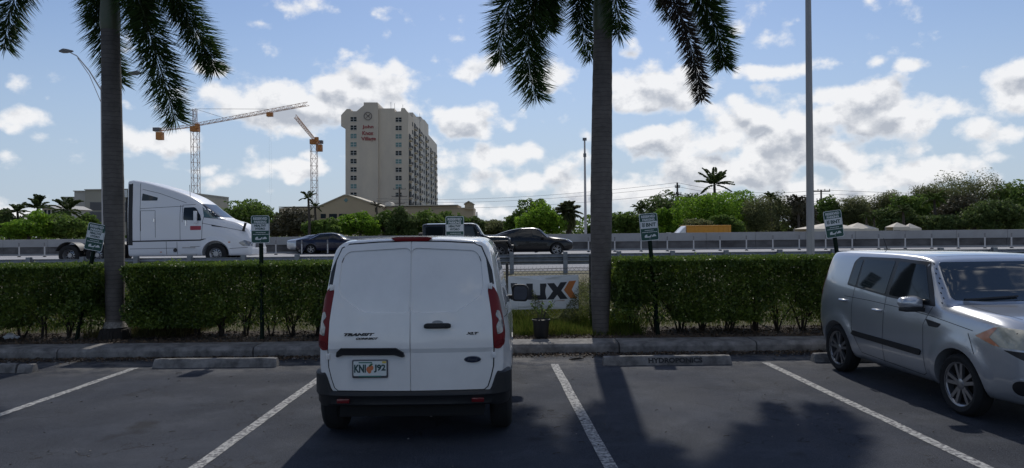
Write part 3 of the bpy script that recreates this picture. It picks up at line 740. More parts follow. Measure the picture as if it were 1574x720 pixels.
def loft(table, r0=.06, r1=.06, nx=70, sub=5, deform=None):
    table = sorted(table, key=lambda q: q[0]); xs = [q[0] for q in table]
    secs = np.array([section(q[1:]) for q in table]).reshape(len(table), -1)
    X = np.linspace(xs[0]+r0, xs[-1]-r1, nx); S = pchip(xs, secs, X).reshape(nx, -1, 2)
    K = S.shape[1]; tq = np.linspace(0, K-1, (K-1)*sub+1)
    rings = []
    def fine(sec): return pchip(np.arange(K), sec, tq)
    body = [(x, fine(s)) for x, s in zip(X, S)]
    def cap(xin, sec, sgn, r):
        out = []; zc = (sec[:,1].max()+sec[:,1].min())/2; hy = sec[:,0].max(); hz = (sec[:,1].max()-sec[:,1].min())/2
        for a in (20,40,60,78,90):
            ins = r*(1-math.cos(R(a))); x = xin+sgn*r*math.sin(R(a))
            q = sec.copy(); q[:,0] *= 1-ins/hy; q[:,1] = zc+(q[:,1]-zc)*(1-ins/hz); out.append((x, q))
        q0 = out[-1][1]; x = out[-1][0]
        for s in (.9,.78,.64,.48,.3,.12):
            q = q0.copy(); q[:,0] *= s; q[:,1] = zc+(q[:,1]-zc)*s; out.append((x, q))
        return out
    rings = cap(X[0], body[0][1], -1, r0)[::-1]+body+cap(X[-1], body[-1][1], 1, r1)
    n = len(tq); m = 2*n-2; vs = []
    for x, q in rings:
        vs += [(x, y, z) for y, z in q]+[(x, -y, z) for y, z in q[-2:0:-1]]
    if deform: vs = [deform(*v) for v in vs]
    fs = [(i*m+j, i*m+(j+1)%m, (i+1)*m+(j+1)%m, (i+1)*m+j) for i in range(len(rings)-1) for j in range(m)]
    fs += [tuple(range(m-1,-1,-1)), tuple((len(rings)-1)*m+j for j in range(m))]
    me = bpy.data.meshes.new('body'); me.from_pydata(vs, [], fs)
    bm = bmesh.new(); bm.from_mesh(me); bmesh.ops.remove_doubles(bm, verts=bm.verts, dist=1e-5); bmesh.ops.recalc_face_normals(bm, faces=bm.faces); bm.to_mesh(me); bm.free()
    return me
def cut_wells(me, hubs, rad, yin=.45, yout=1.6, zc=None):
    """wheel wells cut out of a body mesh"""
    o = bpy.data.objects.new('cutting', me); COL.objects.link(o); tmp = [o]
    for (hx, hz) in hubs:
        for s in (1, -1):
            mb = MB(); n = 40
            vs = [(hx+rad*math.cos(2*math.pi*k/n), y*s, hz+rad*math.sin(2*math.pi*k/n)) for y in (yin, yout) for k in range(n)]
            mb.add(vs, [tuple(range(n)), tuple(range(2*n-1,n-1,-1))]+[(k, n+k, n+(k+1)%n, (k+1)%n) for k in range(n)])
            co = link('cutter', mb.mesh('cutter', sm=False)); tmp.append(co)
            md = o.modifiers.new('b', 'BOOLEAN'); md.operation = 'DIFFERENCE'; md.solver = 'EXACT'; md.object = co
    dg = bpy.context.evaluated_depsgraph_get(); dg.update(); res = bpy.data.meshes.new_from_object(o.evaluated_get(dg)); 
    for q in tmp: bpy.data.objects.remove(q)
    for p in res.polygons:
        c_ = p.center; p.material_index = 0
        for (hx, hz) in hubs:
            if math.hypot(c_.x-hx, c_.z-hz) < rad*1.0005 and abs(c_.y) >= yin-.001 and all(math.hypot(res.vertices[i].co.x-hx, res.vertices[i].co.z-hz) < rad+.002 for i in p.vertices): p.material_index = 1
    return res
def bvh_of(me):
    return BVHTree.FromPolygons([v.co.copy() for v in me.vertices], [tuple(p.vertices) for p in me.polygons])
def roundpoly(pts, r, seg=4):
    out = []; n = len(pts); pts = [Vector(p[:2]) for p in pts]
    for i in range(n):
        p, a, b_ = pts[i], pts[i-1], pts[(i+1)%n]
        da, db = (a-p), (b_-p); rr = min(r, da.length*.45, db.length*.45)
        A, B = p+da.normalized()*rr, p+db.normalized()*rr
        for k in range(seg+1):
            t_ = k/seg; out.append(tuple(A*(1-t_)**2+p*2*t_*(1-t_)+B*t_*t_))
    return out
DIRS = {'left': ((1,0,0),(0,0,1),(0,1,0)), 'right': ((1,0,0),(0,0,1),(0,-1,0)), 'rear': ((0,1,0),(0,0,1),(-1,0,0)), 'front': ((0,1,0),(0,0,1),(1,0,0)), 'top': ((1,0,0),(0,1,0),(0,0,1))}
def cast(bv, u, v, D):
    U, V, Nn = (Vector(q).normalized() for q in D); o = U*u+V*v+Nn*12
    loc, nor, idx, dist = bv.ray_cast(o, -Nn)
    if loc is None: return None, None
    if nor.dot(Nn) < 0: nor = -nor
    return loc, nor
def panel(name, bv, poly, side, m, parent, eps=.003, grid=.06, r=.0, skirt=.012, disp=None, normal_off=True, ang=40, loops=()):
    D = DIRS[side] if isinstance(side, str) else side
    if r: poly = roundpoly(poly, r)
    # subdivide the outline
    out = []
    for i in range(len(poly)):
        a, b_ = Vector(poly[i]), Vector(poly[(i+1)%len(poly)]); n = max(1, int((b_-a).length/grid))
        for k in range(n): out.append(a+(b_-a)*k/n)
    poly = out; xs = [p.x for p in poly]; ys = [p.y for p in poly]
    g = []
    nx_, ny_ = int((max(xs)-min(xs))/grid)+1, int((max(ys)-min(ys))/grid)+1
    for i in range(nx_+1):
        for j in range(ny_+1):
            q = Vector((min(xs)+i*grid+(.5*grid if j%2 else 0), min(ys)+j*grid))
            if inside(q, poly, grid*.3): g.append(q)
    ed = []; extra = []
    for lo in loops:
        b0 = len(poly)+len(extra); extra += [Vector(q) for q in lo]; ed += [(b0+i, b0+i+1) for i in range(len(lo)-1)]
    if extra: g = [q for q in g if all((q-e).length > grid*.45 for e in extra)]
    vv, _, ff, *_r = delaunay_2d_cdt(list(poly)+extra+g, ed, [list(range(len(poly)))], 1, 1e-6)
    P3 = []; Nn = Vector(D[2]).normalized()
    for q in vv:
        loc, nor = cast(bv, q.x, q.y, D)
        if loc is None: P3.append(None); continue
        e = eps+(disp(q.x, q.y) if disp else 0); P3.append((loc+(nor if normal_off else Nn)*e, nor))
    idx = {}; vs = []
    for i, p in enumerate(P3):
        if p is not None: idx[i] = len(vs); vs.append(p[0])
    fs = [tuple(idx[i] for i in f) for f in ff if all(i in idx for i in f)]
    fs = [f for f in fs if max((vs[f[a]]-vs[f[a-1]]).length for a in range(3)) < grid*6]
    if not fs: print('EMPTY PANEL', name); return None
    # skirt
    from collections import Counter
    ec = Counter(); 
    for f in fs:
        for a in range(len(f)): ec[tuple(sorted((f[a], f[(a+1)%len(f)])))] += 1
    base = {}
    for e, cnt in ec.items():
        if cnt == 1:
            for i in e:
                if i not in base: base[i] = len(vs); vs.append(vs[i]-Nn*skirt)
            fs.append((e[0], e[1], base[e[1]], base[e[0]]))
    me = bpy.data.meshes.new(name); me.from_pydata([tuple(v) for v in vs], [], fs)
    bm = bmesh.new(); bm.from_mesh(me); bmesh.ops.recalc_face_normals(bm, faces=bm.faces); bm.to_mesh(me); bm.free()
    # make sure the faces look outwards
    s = sum(p.normal.dot(Nn)*p.area for p in me.polygons)
    if s < 0: me.flip_normals()
    smooth_mesh(me, ang)
    return link(name, me, m, parent)
def seam(bv, line, side, parent, width=.007, m=None, name='seam', off=.0018):
    D = DIRS[side] if isinstance(side, str) else side; m = m or seam_mat
    vs = []; fs = []; pts = []
    for a, b_ in zip(line, line[1:]):
        a, b_ = Vector(a), Vector(b_); n = max(1, int((b_-a).length/.04)); pts += [a+(b_-a)*k/n for k in range(n)]
    pts.append(Vector(line[-1])); prev = None
    for i, p in enumerate(pts):
        t_ = (pts[min(i+1,len(pts)-1)]-pts[max(i-1,0)]).normalized(); q = Vector((-t_.y, t_.x))*width/2
        A, na = cast(bv, p.x+q.x, p.y+q.y, D); B, nb = cast(bv, p.x-q.x, p.y-q.y, D)
        if A is None or B is None: prev = None; continue
        vs += [A+na*off, B+nb*off]
        if prev is not None: fs.append((prev, prev+1, len(vs)-1, len(vs)-2))
        prev = len(vs)-2
    if not fs: return None
    me = bpy.data.meshes.new(name); me.from_pydata([tuple(v) for v in vs], [], fs); 
    return me
def seams(bv, lines, parent, name='seam', width=.007, m=None):
    sides = []
    for sd_, _l in lines:
        if sd_ not in sides: sides.append(sd_)
    if len(sides) > 1:
        for q in sides: seams(bv, [l for l in lines if l[0] == q], parent, name, width, m)
        return
    """all the panel gaps of a body as one mesh"""
    bm = bmesh.new()
    for side, ln_ in lines:
        me = seam(bv, ln_, side, parent, width)
        if me: bm.from_mesh(me); bpy.data.meshes.remove(me)
    me = bpy.data.meshes.new(name); bm.to_mesh(me); bm.free()
    return link(name, me, m or seam_mat, parent)
def wheel_meshes(rt, rr, w, nsp=5, twin=False, hub=.06, sw=.05, style='alloy'):
    mb = MB(); h = w/2
    mb.lathe([(rr-.012,-h*.78),(rr+.012,-h*.94),((rt+rr)/2,-h*1.03),(rt-.03,-h*.93),(rt-.008,-h*.72),(rt,-h*.4),(rt,h*.4),(rt-.008,h*.72),(rt-.03,h*.93),((rt+rr)/2,h*1.03),(rr+.012,h*.94),(rr-.012,h*.78)], 48, 'y')
    for a in (-.5,-.17,.17,.5):    # tread grooves
        mb.lathe([(rt+.0015,h*a-.006),(rt+.0015,h*a+.006)], 48, 'y', mi=1)
    ty = mb.mesh('tyre', ang=50)
    mb = MB()
    mb.lathe([(rr-.012,h*.80),(rr+.004,h*.86),(rr+.004,h*.80),(rr-.022,h*.62),(rr-.03,-h*.6),(rr-.03,-h*.75)], 48, 'y')
    mb.lathe([(0,h*.0),(rr-.03,h*.0)], 32, 'y', mi=1)    # dark brake backing
    if nsp:
        for k in range(nsp):
            for s in ((-.21,.21) if twin else (0,)):
                a = 2*math.pi*k/nsp+s*1.0; rot = Matrix.Rotation(-a, 3, 'Y')
                w0 = sw*(.5 if twin else .8)
                vs = [(hub*.5,h*.62,-w0*.6),(hub*.5,h*.62,w0*.6),(rr-.018,h*.70,w0*.62),(rr-.018,h*.70,-w0*.62),
                      (hub*.5,h*.3,-w0*.6),(hub*.5,h*.3,w0*.6),(rr-.018,h*.4,w0*.7),(rr-.018,h*.4,-w0*.7)]
                vs = [rot @ Vector(v) for v in vs]
                mb.add(vs, [(0,1,2,3),(7,6,5,4),(0,4,5,1),(1,5,6,2),(2,6,7,3),(3,7,4,0)])
        mb.lathe([(0,h*.74),(hub*.55,h*.74),(hub*.9,h*.66),(hub,h*.5),(hub,h*.2)], 20, 'y')
    else:        # plain pressed disc with holes
        mb.lathe([(0,h*.55),(hub,h*.55),(hub*1.15,h*.25),(rr*.75,h*.15),(rr-.02,h*.6)], 32, 'y')
        for k in range(10):
            a = 2*math.pi*k/10; c_, s_ = math.cos(a)*rr*.62, math.sin(a)*rr*.62
            mb.add([(c_+.035*math.cos(q*math.pi/4), h*.30, s_+.035*math.sin(q*math.pi/4)) for q in range(8)], [tuple(range(8))], 1)
    rm = mb.mesh('rim', ang=30)
    return ty, rm
def add_wheels(root, hubs, track, rt, rr, w, rim_mat, **k):
    ty, rm = wheel_meshes(rt, rr, w, **k)
    for q in (rubber, seam_mat): ty.materials.append(q)
    for q in (rim_mat, well): rm.materials.append(q)
    for (hx, hz) in hubs:
        for s in (1, -1):
            e = empty('wheel', (hx, s*(track-w/2), hz), 0 if s > 0 else math.pi, root)
            e.rotation_euler.y = random.uniform(0, 1.2) if s > 0 else random.uniform(0, 1.2)
            for nm, me in (('tyre', ty), ('rim', rm)):
                o = bpy.data.objects.new(nm, me); COL.objects.link(o); o.parent = e
def car(name, label, cat, table, hubs, rad, paint, loc, rz, flare=0., r0=.08, r1=.08, deform=None, nx=80, yin=.5, group=None):
    root = empty(name, loc, rz); tag(root, label, cat, group)
    def df(x, y, z):
        if deform: x, y, z = deform(x, y, z)
        if flare and abs(y) > .5:
            for hx, hz in hubs:
                r = math.hypot(x-hx, z-hz)
                if r < rad+.16: y += math.copysign(flare*(1 if r < rad+.05 else .5+.5*math.cos(math.pi*(r-rad-.05)/.11)), y)*min(1, (abs(y)-.5)/.25)
        return x, y, z
    me = loft(table, r0, r1, nx, 5, df); me = cut_wells(me, hubs, rad, yin); smooth_mesh(me, 38)
    o = link('body', me, [paint, well], root)
    return root, bvh_of(me), o
def bothsides(fn):
    for s in ('left', 'right'): fn(s)

# ------------------------------------------------------------------ the white van
def sdist(q, poly):
    d = 1e9; n_ = len(poly)
    for i in range(n_):
        a, b_ = poly[i], poly[(i+1)%n_]; ab = (b_[0]-a[0], b_[1]-a[1]); l2 = ab[0]**2+ab[1]**2
        t_ = max(0, min(1, ((q[0]-a[0])*ab[0]+(q[1]-a[1])*ab[1])/l2)); d = min(d, math.hypot(q[0]-a[0]-ab[0]*t_, q[1]-a[1]-ab[1]*t_))
    return d if inside(q, poly, 0) else -d
def sm01(v): v = max(0, min(1, v)); return v*v*(3-2*v)
VT = [(0,.43,.78,.825,1.15,.80,1.845,.70),(.45,.36,.86,.895,1.15,.855,1.865,.725),(1.5,.25,.87,.905,1.12,.865,1.87,.715),(2.5,.25,.87,.905,1.10,.865,1.855,.705),
      (2.9,.25,.87,.905,1.08,.865,1.78,.69),(3.3,.25,.87,.905,1.06,.86,1.47,.70),(3.65,.26,.87,.90,1.03,.85,1.17,.72),(4.1,.28,.84,.87,.92,.81,1.06,.66),(4.35,.32,.77,.81,.76,.75,.90,.6),(4.44,.36,.68,.72,.68,.68,.78,.5)]
def vdef(x, y, z):
    lean = .17*max(0, (z-.95)/.9)**1.5; f = math.exp(-max(x, 0)/.6)
    x = x+lean*f+.05*min(1.2, (abs(y)/.8))**2.5*math.exp(-max(x,0)/.35)
    return x, y, z
VH = [(.62,.33),(3.47,.33)]
van, vb, vbody = car('parked_van', 'white cargo van parked nose to the kerb, rear doors towards the viewer', 'van', VT, VH, .375, van_white, (-.92, 6.62, 0), math.pi/2, flare=.012, r0=.05, r1=.12, deform=vdef, nx=90)
add_wheels(van, VH, .90, .325, .20, .205, alloy, nsp=5)
def mir(poly, s): return [(u*s, v) for u, v in (poly if s > 0 else poly[::-1])]
door = [(.004,.492),(.655,.495),(.685,.52),(.712,.60),(.736,.70),(.742,.86),(.730,1.15),(.715,1.42),(.680,1.66),(.635,1.765),(.57,1.798),(.30,1.815),(.004,1.822)]
ins = roundpoly([(.012,1.195),(.42,1.20),(.62,1.335),(.645,1.40),(.625,1.66),(.575,1.725),(.012,1.755)], .05)
def ddisp(s):
    def f(u, v):
        u *= s; d = sdist((u, v), ins)
        r = -.020*max(0, min(1, (d+.013)/.013))
        r += .013*max(0, min(1, (v-.828)/.04))*max(0, min(1, (1.10-v)/.22))
        r += .0012*math.sin(u*7+v*4)
        return r
    return f
def resample(poly, step=.02, close=True):
    out = []; n_ = len(poly)
    for i in range(n_ if close else n_-1):
        a, b_ = Vector(poly[i]), Vector(poly[(i+1)%n_]); k_ = max(1, int((b_-a).length/step)); out += [a+(b_-a)*k/k_ for k in range(k_)]
    out.append(Vector(poly[0] if close else poly[-1])); return out
def outset(poly, d):
    out = []; n_ = len(poly)
    for i in range(n_):
        a, b_ = Vector(poly[i-1]), Vector(poly[(i+1)%n_]); t_ = (b_-a).normalized(); out.append(tuple(Vector(poly[i])+Vector((t_.y, -t_.x))*d))
    return out
doors = {}
for s in (1, -1):
    lo = [resample(mir(ins, s)), resample(mir(outset(ins, .013), s))]
    lo = [[q for q in l if abs(q.x) > .006] for l in lo]
    for v_ in (.828,.868): lo.append([Vector((s*u_, v_)) for u_ in np.linspace(.01, .73, 30)])
    doors[s] = panel('rear_door', vb, mir(door, s), 'rear', van_white, van, eps=.012, grid=.03, disp=ddisp(s), skirt=.018, normal_off=False, ang=16, loops=lo)
for s in (1,-1): seams(vb, [('rear', mir(outset(door, .004), s))], van, 'door_gap', width=.014)
def rearbv(objs):
    vs = []; fs = []
    for o in objs:
        b0 = len(vs); vs += [v.co.copy() for v in o.data.vertices]; fs += [tuple(i+b0 for i in p.vertices) for p in o.data.polygons]
    return BVHTree.FromPolygons(vs, fs)
rb = rearbv([vbody, doors[1], doors[-1]])
# hinges
for s in (1, -1):
    for z in (1.415, .80):
        loc, nor = cast(vb, s*(.715 if z > 1 else .742), z, DIRS['rear'])
        mb = MB(); mb.box(loc+Vector((-.012,0,0)), (.035,.028,.05)).tube([loc+Vector((-.026,s*.012,-.028)), loc+Vector((-.026,s*.012,.028))], .010, 8)
        mb.build('hinge', van_white, doors[s], bevel=.004)
# black number plate brow, handle
brow = [(.05,.80),(.06,.835),(.125,.878),(.62,.878),(.66,.84),(.665,.805),(.655,.795),(.60,.815),(.14,.815),(.07,.795)]
panel('plate_brow', rb, [(u,v) for u,v in brow], 'rear', black_plastic, doors[1], eps=.035, grid=.03, skirt=.05, normal_off=False, ang=30)
hb = [(-.245,1.075),(-.225,1.095),(-.16,1.092),(-.145,1.085)]
loc, _ = cast(rb, -.245, 1.065, DIRS['rear'])
hx = loc.x
mb = MB(); mb.prism(roundpoly([(-.125,1.052),(-.125,1.082),(-.15,1.092),(-.34,1.092),(-.365,1.082),(-.365,1.052),(-.34,1.046),(-.15,1.046)], .01), hx-.03, hx+.01, 'x')
mb.box((hx-.034, -.245, 1.062), (.018, .13, .022)); mb.build('door_handle', black_plastic, doors[-1], bevel=.006)
mb = MB(); n_ = 16
cup = [(-.245+.05*math.cos(math.pi*k/n_), 1.094+.022*math.sin(math.pi*k/n_)) for k in range(n_+1)]
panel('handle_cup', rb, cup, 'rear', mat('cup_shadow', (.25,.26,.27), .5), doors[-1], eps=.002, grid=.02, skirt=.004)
# licence plate
loc, _ = cast(rb, .36, .69, DIRS['rear']); px0 = loc.x-.012
pl_ = empty('license_plate', (px0, .36, .692), 0, doors[1])
mb = MB(); fr = roundpoly([(-.16,-.082),(.16,-.082),(.16,.082),(-.16,.082)], .015); mb.prism(fr, -.006, .008, 'x'); mb.build('frame', mat('plate_frame', (.10,.10,.11), .4, metal=.5), pl_, bevel=.003)
mb = MB(); mb.prism(roundpoly([(-.147,-.062),(.147,-.062),(.147,.070),(-.147,.070)], .01), -.0085, -.004, 'x'); mb.build('plate', mat('plate_white', (.60,.64,.62), .4), pl_)
inkp = mat('plate_ink', (.02,.06,.06), .5)
for txt, yy, w_ in (('KNI', .088, .105), ('J92', -.088, .105)):
    place_text(txt, frame((-.010, yy, .004), (0,-1,0), (0,0,1)), inkp, pl_, width=w_, height=.072, bold=.004, extr=.0006)
mb = MB()
for (cy, cz, r) in ((.008,-.004,.024),(-.012,.010,.020),(.004,-.022,.016)): mb.prism([(cy+r*math.cos(k*math.pi/8), cz+r*1.15*math.sin(k*math.pi/8)) for k in range(16)], -.0100-r*.02, -.008, 'x')
mb.build('orange_emblem', mat('orange_fruit', (.55,.16,.06), .5), pl_)
mb = MB(); mb.prism([(.0,.018),(-.03,.045),(-.012,.05),(.012,.028)], -.0112, -.010, 'x'); mb.build('leaf_emblem', mat('plate_leaf', (.03,.12,.05), .5), pl_)
mb = MB(); mb.prism([(-.02,.052),(.10,.052),(.10,.062),(-.02,.062)], -.0100, -.008, 'x').prism([(-.10,-.072),(.10,-.072),(.10,-.060),(-.10,-.060)], -.0100, -.006, 'x'); mb.build('plate_band', mat('plate_band', (.05,.16,.13), .5), pl_)
mb = MB(); mb.prism([(-.11,.050),(-.145,.050),(-.145,.068),(-.11,.068)], -.0102, -.008, 'x'); mb.build('sticker', mat('sticker_yellow', (.6,.45,.08), .5), pl_)
# badges
dark_badge = mat('badge_dark', (.05,.052,.056), .25, metal=.7)
def rtext(txt, y, z, w_, h_, par, **k):
    loc, nor = cast(rb, y, z, DIRS['rear']); return place_text(txt, frame((loc.x-.004, y, z), (0,-1,0), (0,0,1)), dark_badge, par, 'badge', width=w_, height=h_, **k)
rtext('TRANSIT', .455, .998, .275, .026, doors[1], bold=.006, extr=.003, shear=.35)
rtext('CONNECT', .385, .962, .20, .018, doors[1], bold=.005, extr=.003, shear=.35)
rtext('XLT', -.555, .998, .115, .022, doors[-1], bold=.006, extr=.003, shear=.35)
loc, nor = cast(rb, -.555, .765, DIRS['rear']); n_ = 32
mb = MB(); mb.prism([(-.555+.076*math.cos(2*math.pi*k/n_), .765+.030*math.sin(2*math.pi*k/n_)) for k in range(n_)], loc.x-.010, loc.x+.01, 'x'); mb.build('oval_badge', mat('badge_rim', (.16,.165,.18), .25, metal=.8), doors[-1], bevel=.003)
mb = MB(); mb.prism([(-.555+.069*math.cos(2*math.pi*k/n_), .765+.025*math.sin(2*math.pi*k/n_)) for k in range(n_)], loc.x-.012, loc.x-.009, 'x'); mb.build('oval_field', mat('badge_blue', (.012,.018,.04), .2), doors[-1])
place_text('Ford', frame((loc.x-.0125, -.555, .765), (0,-1,0), (0,0,1)), mat('badge_script', (.13,.14,.16), .25, metal=.6), doors[-1], width=.09, height=.027, bold=.001, shear=.3, extr=.0004)
# high brake lamp in the roof edge
loc, nor = cast(vb, 0, 1.825, DIRS['rear'])
mb = MB(); mb.prism(roundpoly([(-.19,1.858),(-.15,1.826),(.15,1.826),(.19,1.858),(.14,1.866),(-.14,1.866)], .01), loc.x-.022, loc.x+.06, 'x'); mb.build('brake_light', lens_red, van, bevel=.003)
# tail lamps and the black trim above them
for s in (1, -1):
    D = ((.66,.75*s,0),(0,0,1),(-.75,.66*s,0))
    lamp = [(.580,1.375),(.600,1.43),(.630,1.40),(.680,1.28),(.718,1.12),(.722,.99),(.69,.90),(.63,.852),(.592,.855),(.584,1.0)]
    panel('lamp_housing', vb, outset(roundpoly(lamp, .02), .010), D, black_trim, van, eps=.007, grid=.03, skirt=.015)
    lp = panel('tail_light', vb, roundpoly(lamp, .02), D, lens_red, van, eps=.012, grid=.03, skirt=.02)
    lb = rearbv([lp])
    panel('clear_lens', lb, roundpoly([(.61,.98),(.66,1.0),(.685,1.06),(.675,1.12),(.65,1.19),(.625,1.20),(.605,1.15),(.635,1.11),(.605,1.06)], .015), D, lens_clear, lp, eps=.004, grid=.02, skirt=.004)
    panel('lower_lens', lb, roundpoly([(.585,.865),(.68,.90),(.69,.945),(.60,.93)], .01), D, lens_darkred, lp, eps=.003, grid=.02, skirt=.003)
    panel('pillar_trim', vb, roundpoly([(.590,1.445),(.640,1.425),(.645,1.55),(.615,1.69),(.585,1.755),(.555,1.75),(.575,1.60)], .01), D, black_trim, van, eps=.006, grid=.025, skirt=.01)
# bumper
def plan(t_):     # half plan curve from the middle of the rear face to the wheel arch
    pts = [(-.045,0),(-.045,.25),(-.035,.5),(-.012,.66),(.03,.775),(.08,.838),(.14,.872),(.20,.893),(.235,.90)]
    return pchip(np.linspace(0,1,len(pts)), pts, np.array([t_]))[0]
mb = MB(); rows = []; ts = [i/60 for i in range(-60, 61)]; prof_n = 8; vs = []
for t_ in ts:
    x, y = plan(abs(t_)); x2, y2 = plan(min(1, abs(t_)+.01)); x1_, y1_ = plan(max(0, abs(t_)-.01)); tx, ty = x2-x1_, y2-y1_; l = math.hypot(tx, ty); nx_, ny_ = -ty/l, tx/l
    sg = 1 if t_ >= 0 else -1
    k = sm01((abs(y)-.715)/.075); zt_ = .488+.165*k; low = .352-.012*k; step = .02*(1-sm01((abs(y)-.36)/.1))
    for (off, z) in ((-.09, zt_),(-.012, zt_),(.004, zt_-.018),(.006, .455),(-.012-step*.3, .43-step),(-.014, .375),(-.03, low+.005),(-.10, low)):
        vs.append((x+nx_*off, sg*(y+ny_*off), z))
mb.add(vs, [(i*8+j, (i+1)*8+j, (i+1)*8+j+1, i*8+j+1) for i in range(len(ts)-1) for j in range(7)])
bump = mb.build('rear_bumper', black_plastic, van, ang=35)
for s in (1, -1):
    mb = MB(); mb.prism(roundpoly([(s*.545,.392),(s*.655,.392),(s*.655,.428),(s*.545,.428)], .006), -.045, .01, 'x'); mb.build('reflector', lens_darkred, bump, bevel=.002)
mb = MB(); mb.box((.30,0,.30), (.5,1.3,.10)).box((1.6,0,.27), (2.2,1.2,.08)).tube([(.15,.35,.27),(.9,.35,.27)], .035, 10).tube([(.62,-.7,.33),(.62,.7,.33)], .04, 10).box((.45,.42,.27),(.35,.3,.12)); mb.build('underbody', well, van)
# side features (both flanks)
for s, sd_ in ((1,'left'),(-1,'right')):
    panel('side_panel', vb, roundpoly([(.42,1.17),(1.55,1.17),(1.55,1.66),(.55,1.66),(.44,1.55)], .06), sd_, van_white, van, eps=.004, grid=.06, skirt=.006)
    panel('side_panel', vb, roundpoly([(1.65,1.17),(2.35,1.17),(2.35,1.66),(1.65,1.66)], .06), sd_, van_white, van, eps=.004, grid=.06, skirt=.006)
    panel('side_window', vb, roundpoly([(2.45,1.15),(3.30,1.12),(3.02,1.50),(2.75,1.64),(2.45,1.66)], .04), sd_, glass_dark, van, eps=.004, grid=.06)
    panel('rub_strip', vb, roundpoly([(1.25,.50),(3.0,.50),(3.0,.60),(1.25,.60)], .02), sd_, black_plastic, van, eps=.012, grid=.08)
seams(vb, [(sd_, ln_) for sd_ in ('left','right') for ln_ in ([(1.30,.35),(1.36,1.72)], [(2.40,.32),(2.40,1.70)], [(3.36,.72),(3.36,1.10)], [(.25,1.115),(1.35,1.112)])], van)
for s in (1,-1):
    loc, nor = cast(vb, 2.95, 1.13, DIRS['left' if s > 0 else 'right'])
    mr = empty('mirror', (2.98, s*.86, 1.10), 0, van)
    mb = MB(); n_ = 14; vs = []
    prof = roundpoly([(.05,-.09),(.24,-.10),(.27,-.04),(.27,.08),(.22,.125),(.08,.125),(.05,.09)], .04)
    m_ = len(prof)
    for k, (xx, sc) in enumerate(((-.075,.86),(-.065,.98),(-.02,1.),(.03,.95),(.07,.75),(.085,.45))):
        for (u, v) in prof: vs.append((xx, s*(.16+(u-.16)*sc), .01+(v-.01)*sc))
    mb.add(vs, [(i*m_+j, (i+1)*m_+j, (i+1)*m_+(j+1)%m_, i*m_+(j+1)%m_) for i in range(5) for j in range(m_)]+[tuple(range(m_)), tuple(5*m_+j for j in range(m_-1,-1,-1))])
    mb.box((.0, s*.02, -.04), (.07,.12,.05)); mb.build('housing', black_plastic, mr, ang=50)
    mb = MB(); q = [(s*(.16+(u-.16)*.86*.9), .01+(v-.01)*.78) for u, v in prof]; mb.prism(q, -.078, -.074, 'x'); mb.build('mirror_glass', mat('mirror_glass', (.25,.27,.3), .03, metal=1.), mr)
panel('windshield', vb, roundpoly([(-.70,1.20),(.70,1.20),(.62,1.72),(-.62,1.72)], .06), 'front', glass_dark, van, eps=.004, grid=.08)
for s in (1,-1):
    D = ((.66,-.75*s,0),(0,0,1),(.75,.66*s,0)); panel('headlight', vb, roundpoly([(2.05,.80),(2.35,.78),(2.5,.70),(2.35,.68),(2.15,.70)], .02), D, lens_clear, van, grid=.05)

# ------------------------------------------------------------------ the silver hatchback
ST = [(-1.83,.40,.72,.79,1.02,.78,1.53,.675),(-1.66,.29,.80,.86,1.10,.83,1.60,.71),(-1.2,.24,.83,.885,1.11,.85,1.615,.725),(-.3,.22,.84,.89,1.08,.86,1.62,.73),(.30,.22,.84,.89,1.06,.86,1.605,.73),
      (.58,.22,.84,.89,1.05,.86,1.555,.725),(.78,.22,.84,.89,1.04,.855,1.33,.75),(.98,.23,.84,.89,1.02,.85,1.115,.775),(1.2,.23,.84,.89,1.00,.845,1.085,.77),(1.65,.24,.83,.88,.97,.835,1.045,.73),(1.92,.25,.80,.86,.90,.80,.975,.68),(2.06,.30,.72,.78,.80,.72,.87,.58)]
ST = [q+(.93,.07) for q in ST]
SH = [(-1.19,.31),(1.20,.31)]
soul, sb, sbody = car('parked_hatchback', 'boxy silver hatchback backed in at the right edge, nose to the viewer', 'car', ST, SH, .365, silver, (5.29, 8.76, 0), math.atan2(-1, .075), flare=.020, r0=.07, r1=.13, nx=90, deform=lambda x, y, z: (x+(.17*max(0, (z-.75)/.85)**1.3+.05*(y/.8)**2)*math.exp(-max(0, x+1.83)/.35), y, z))
add_wheels(soul, SH, .885, .315, .228, .20, alloy, nsp=5, twin=True, sw=.058)
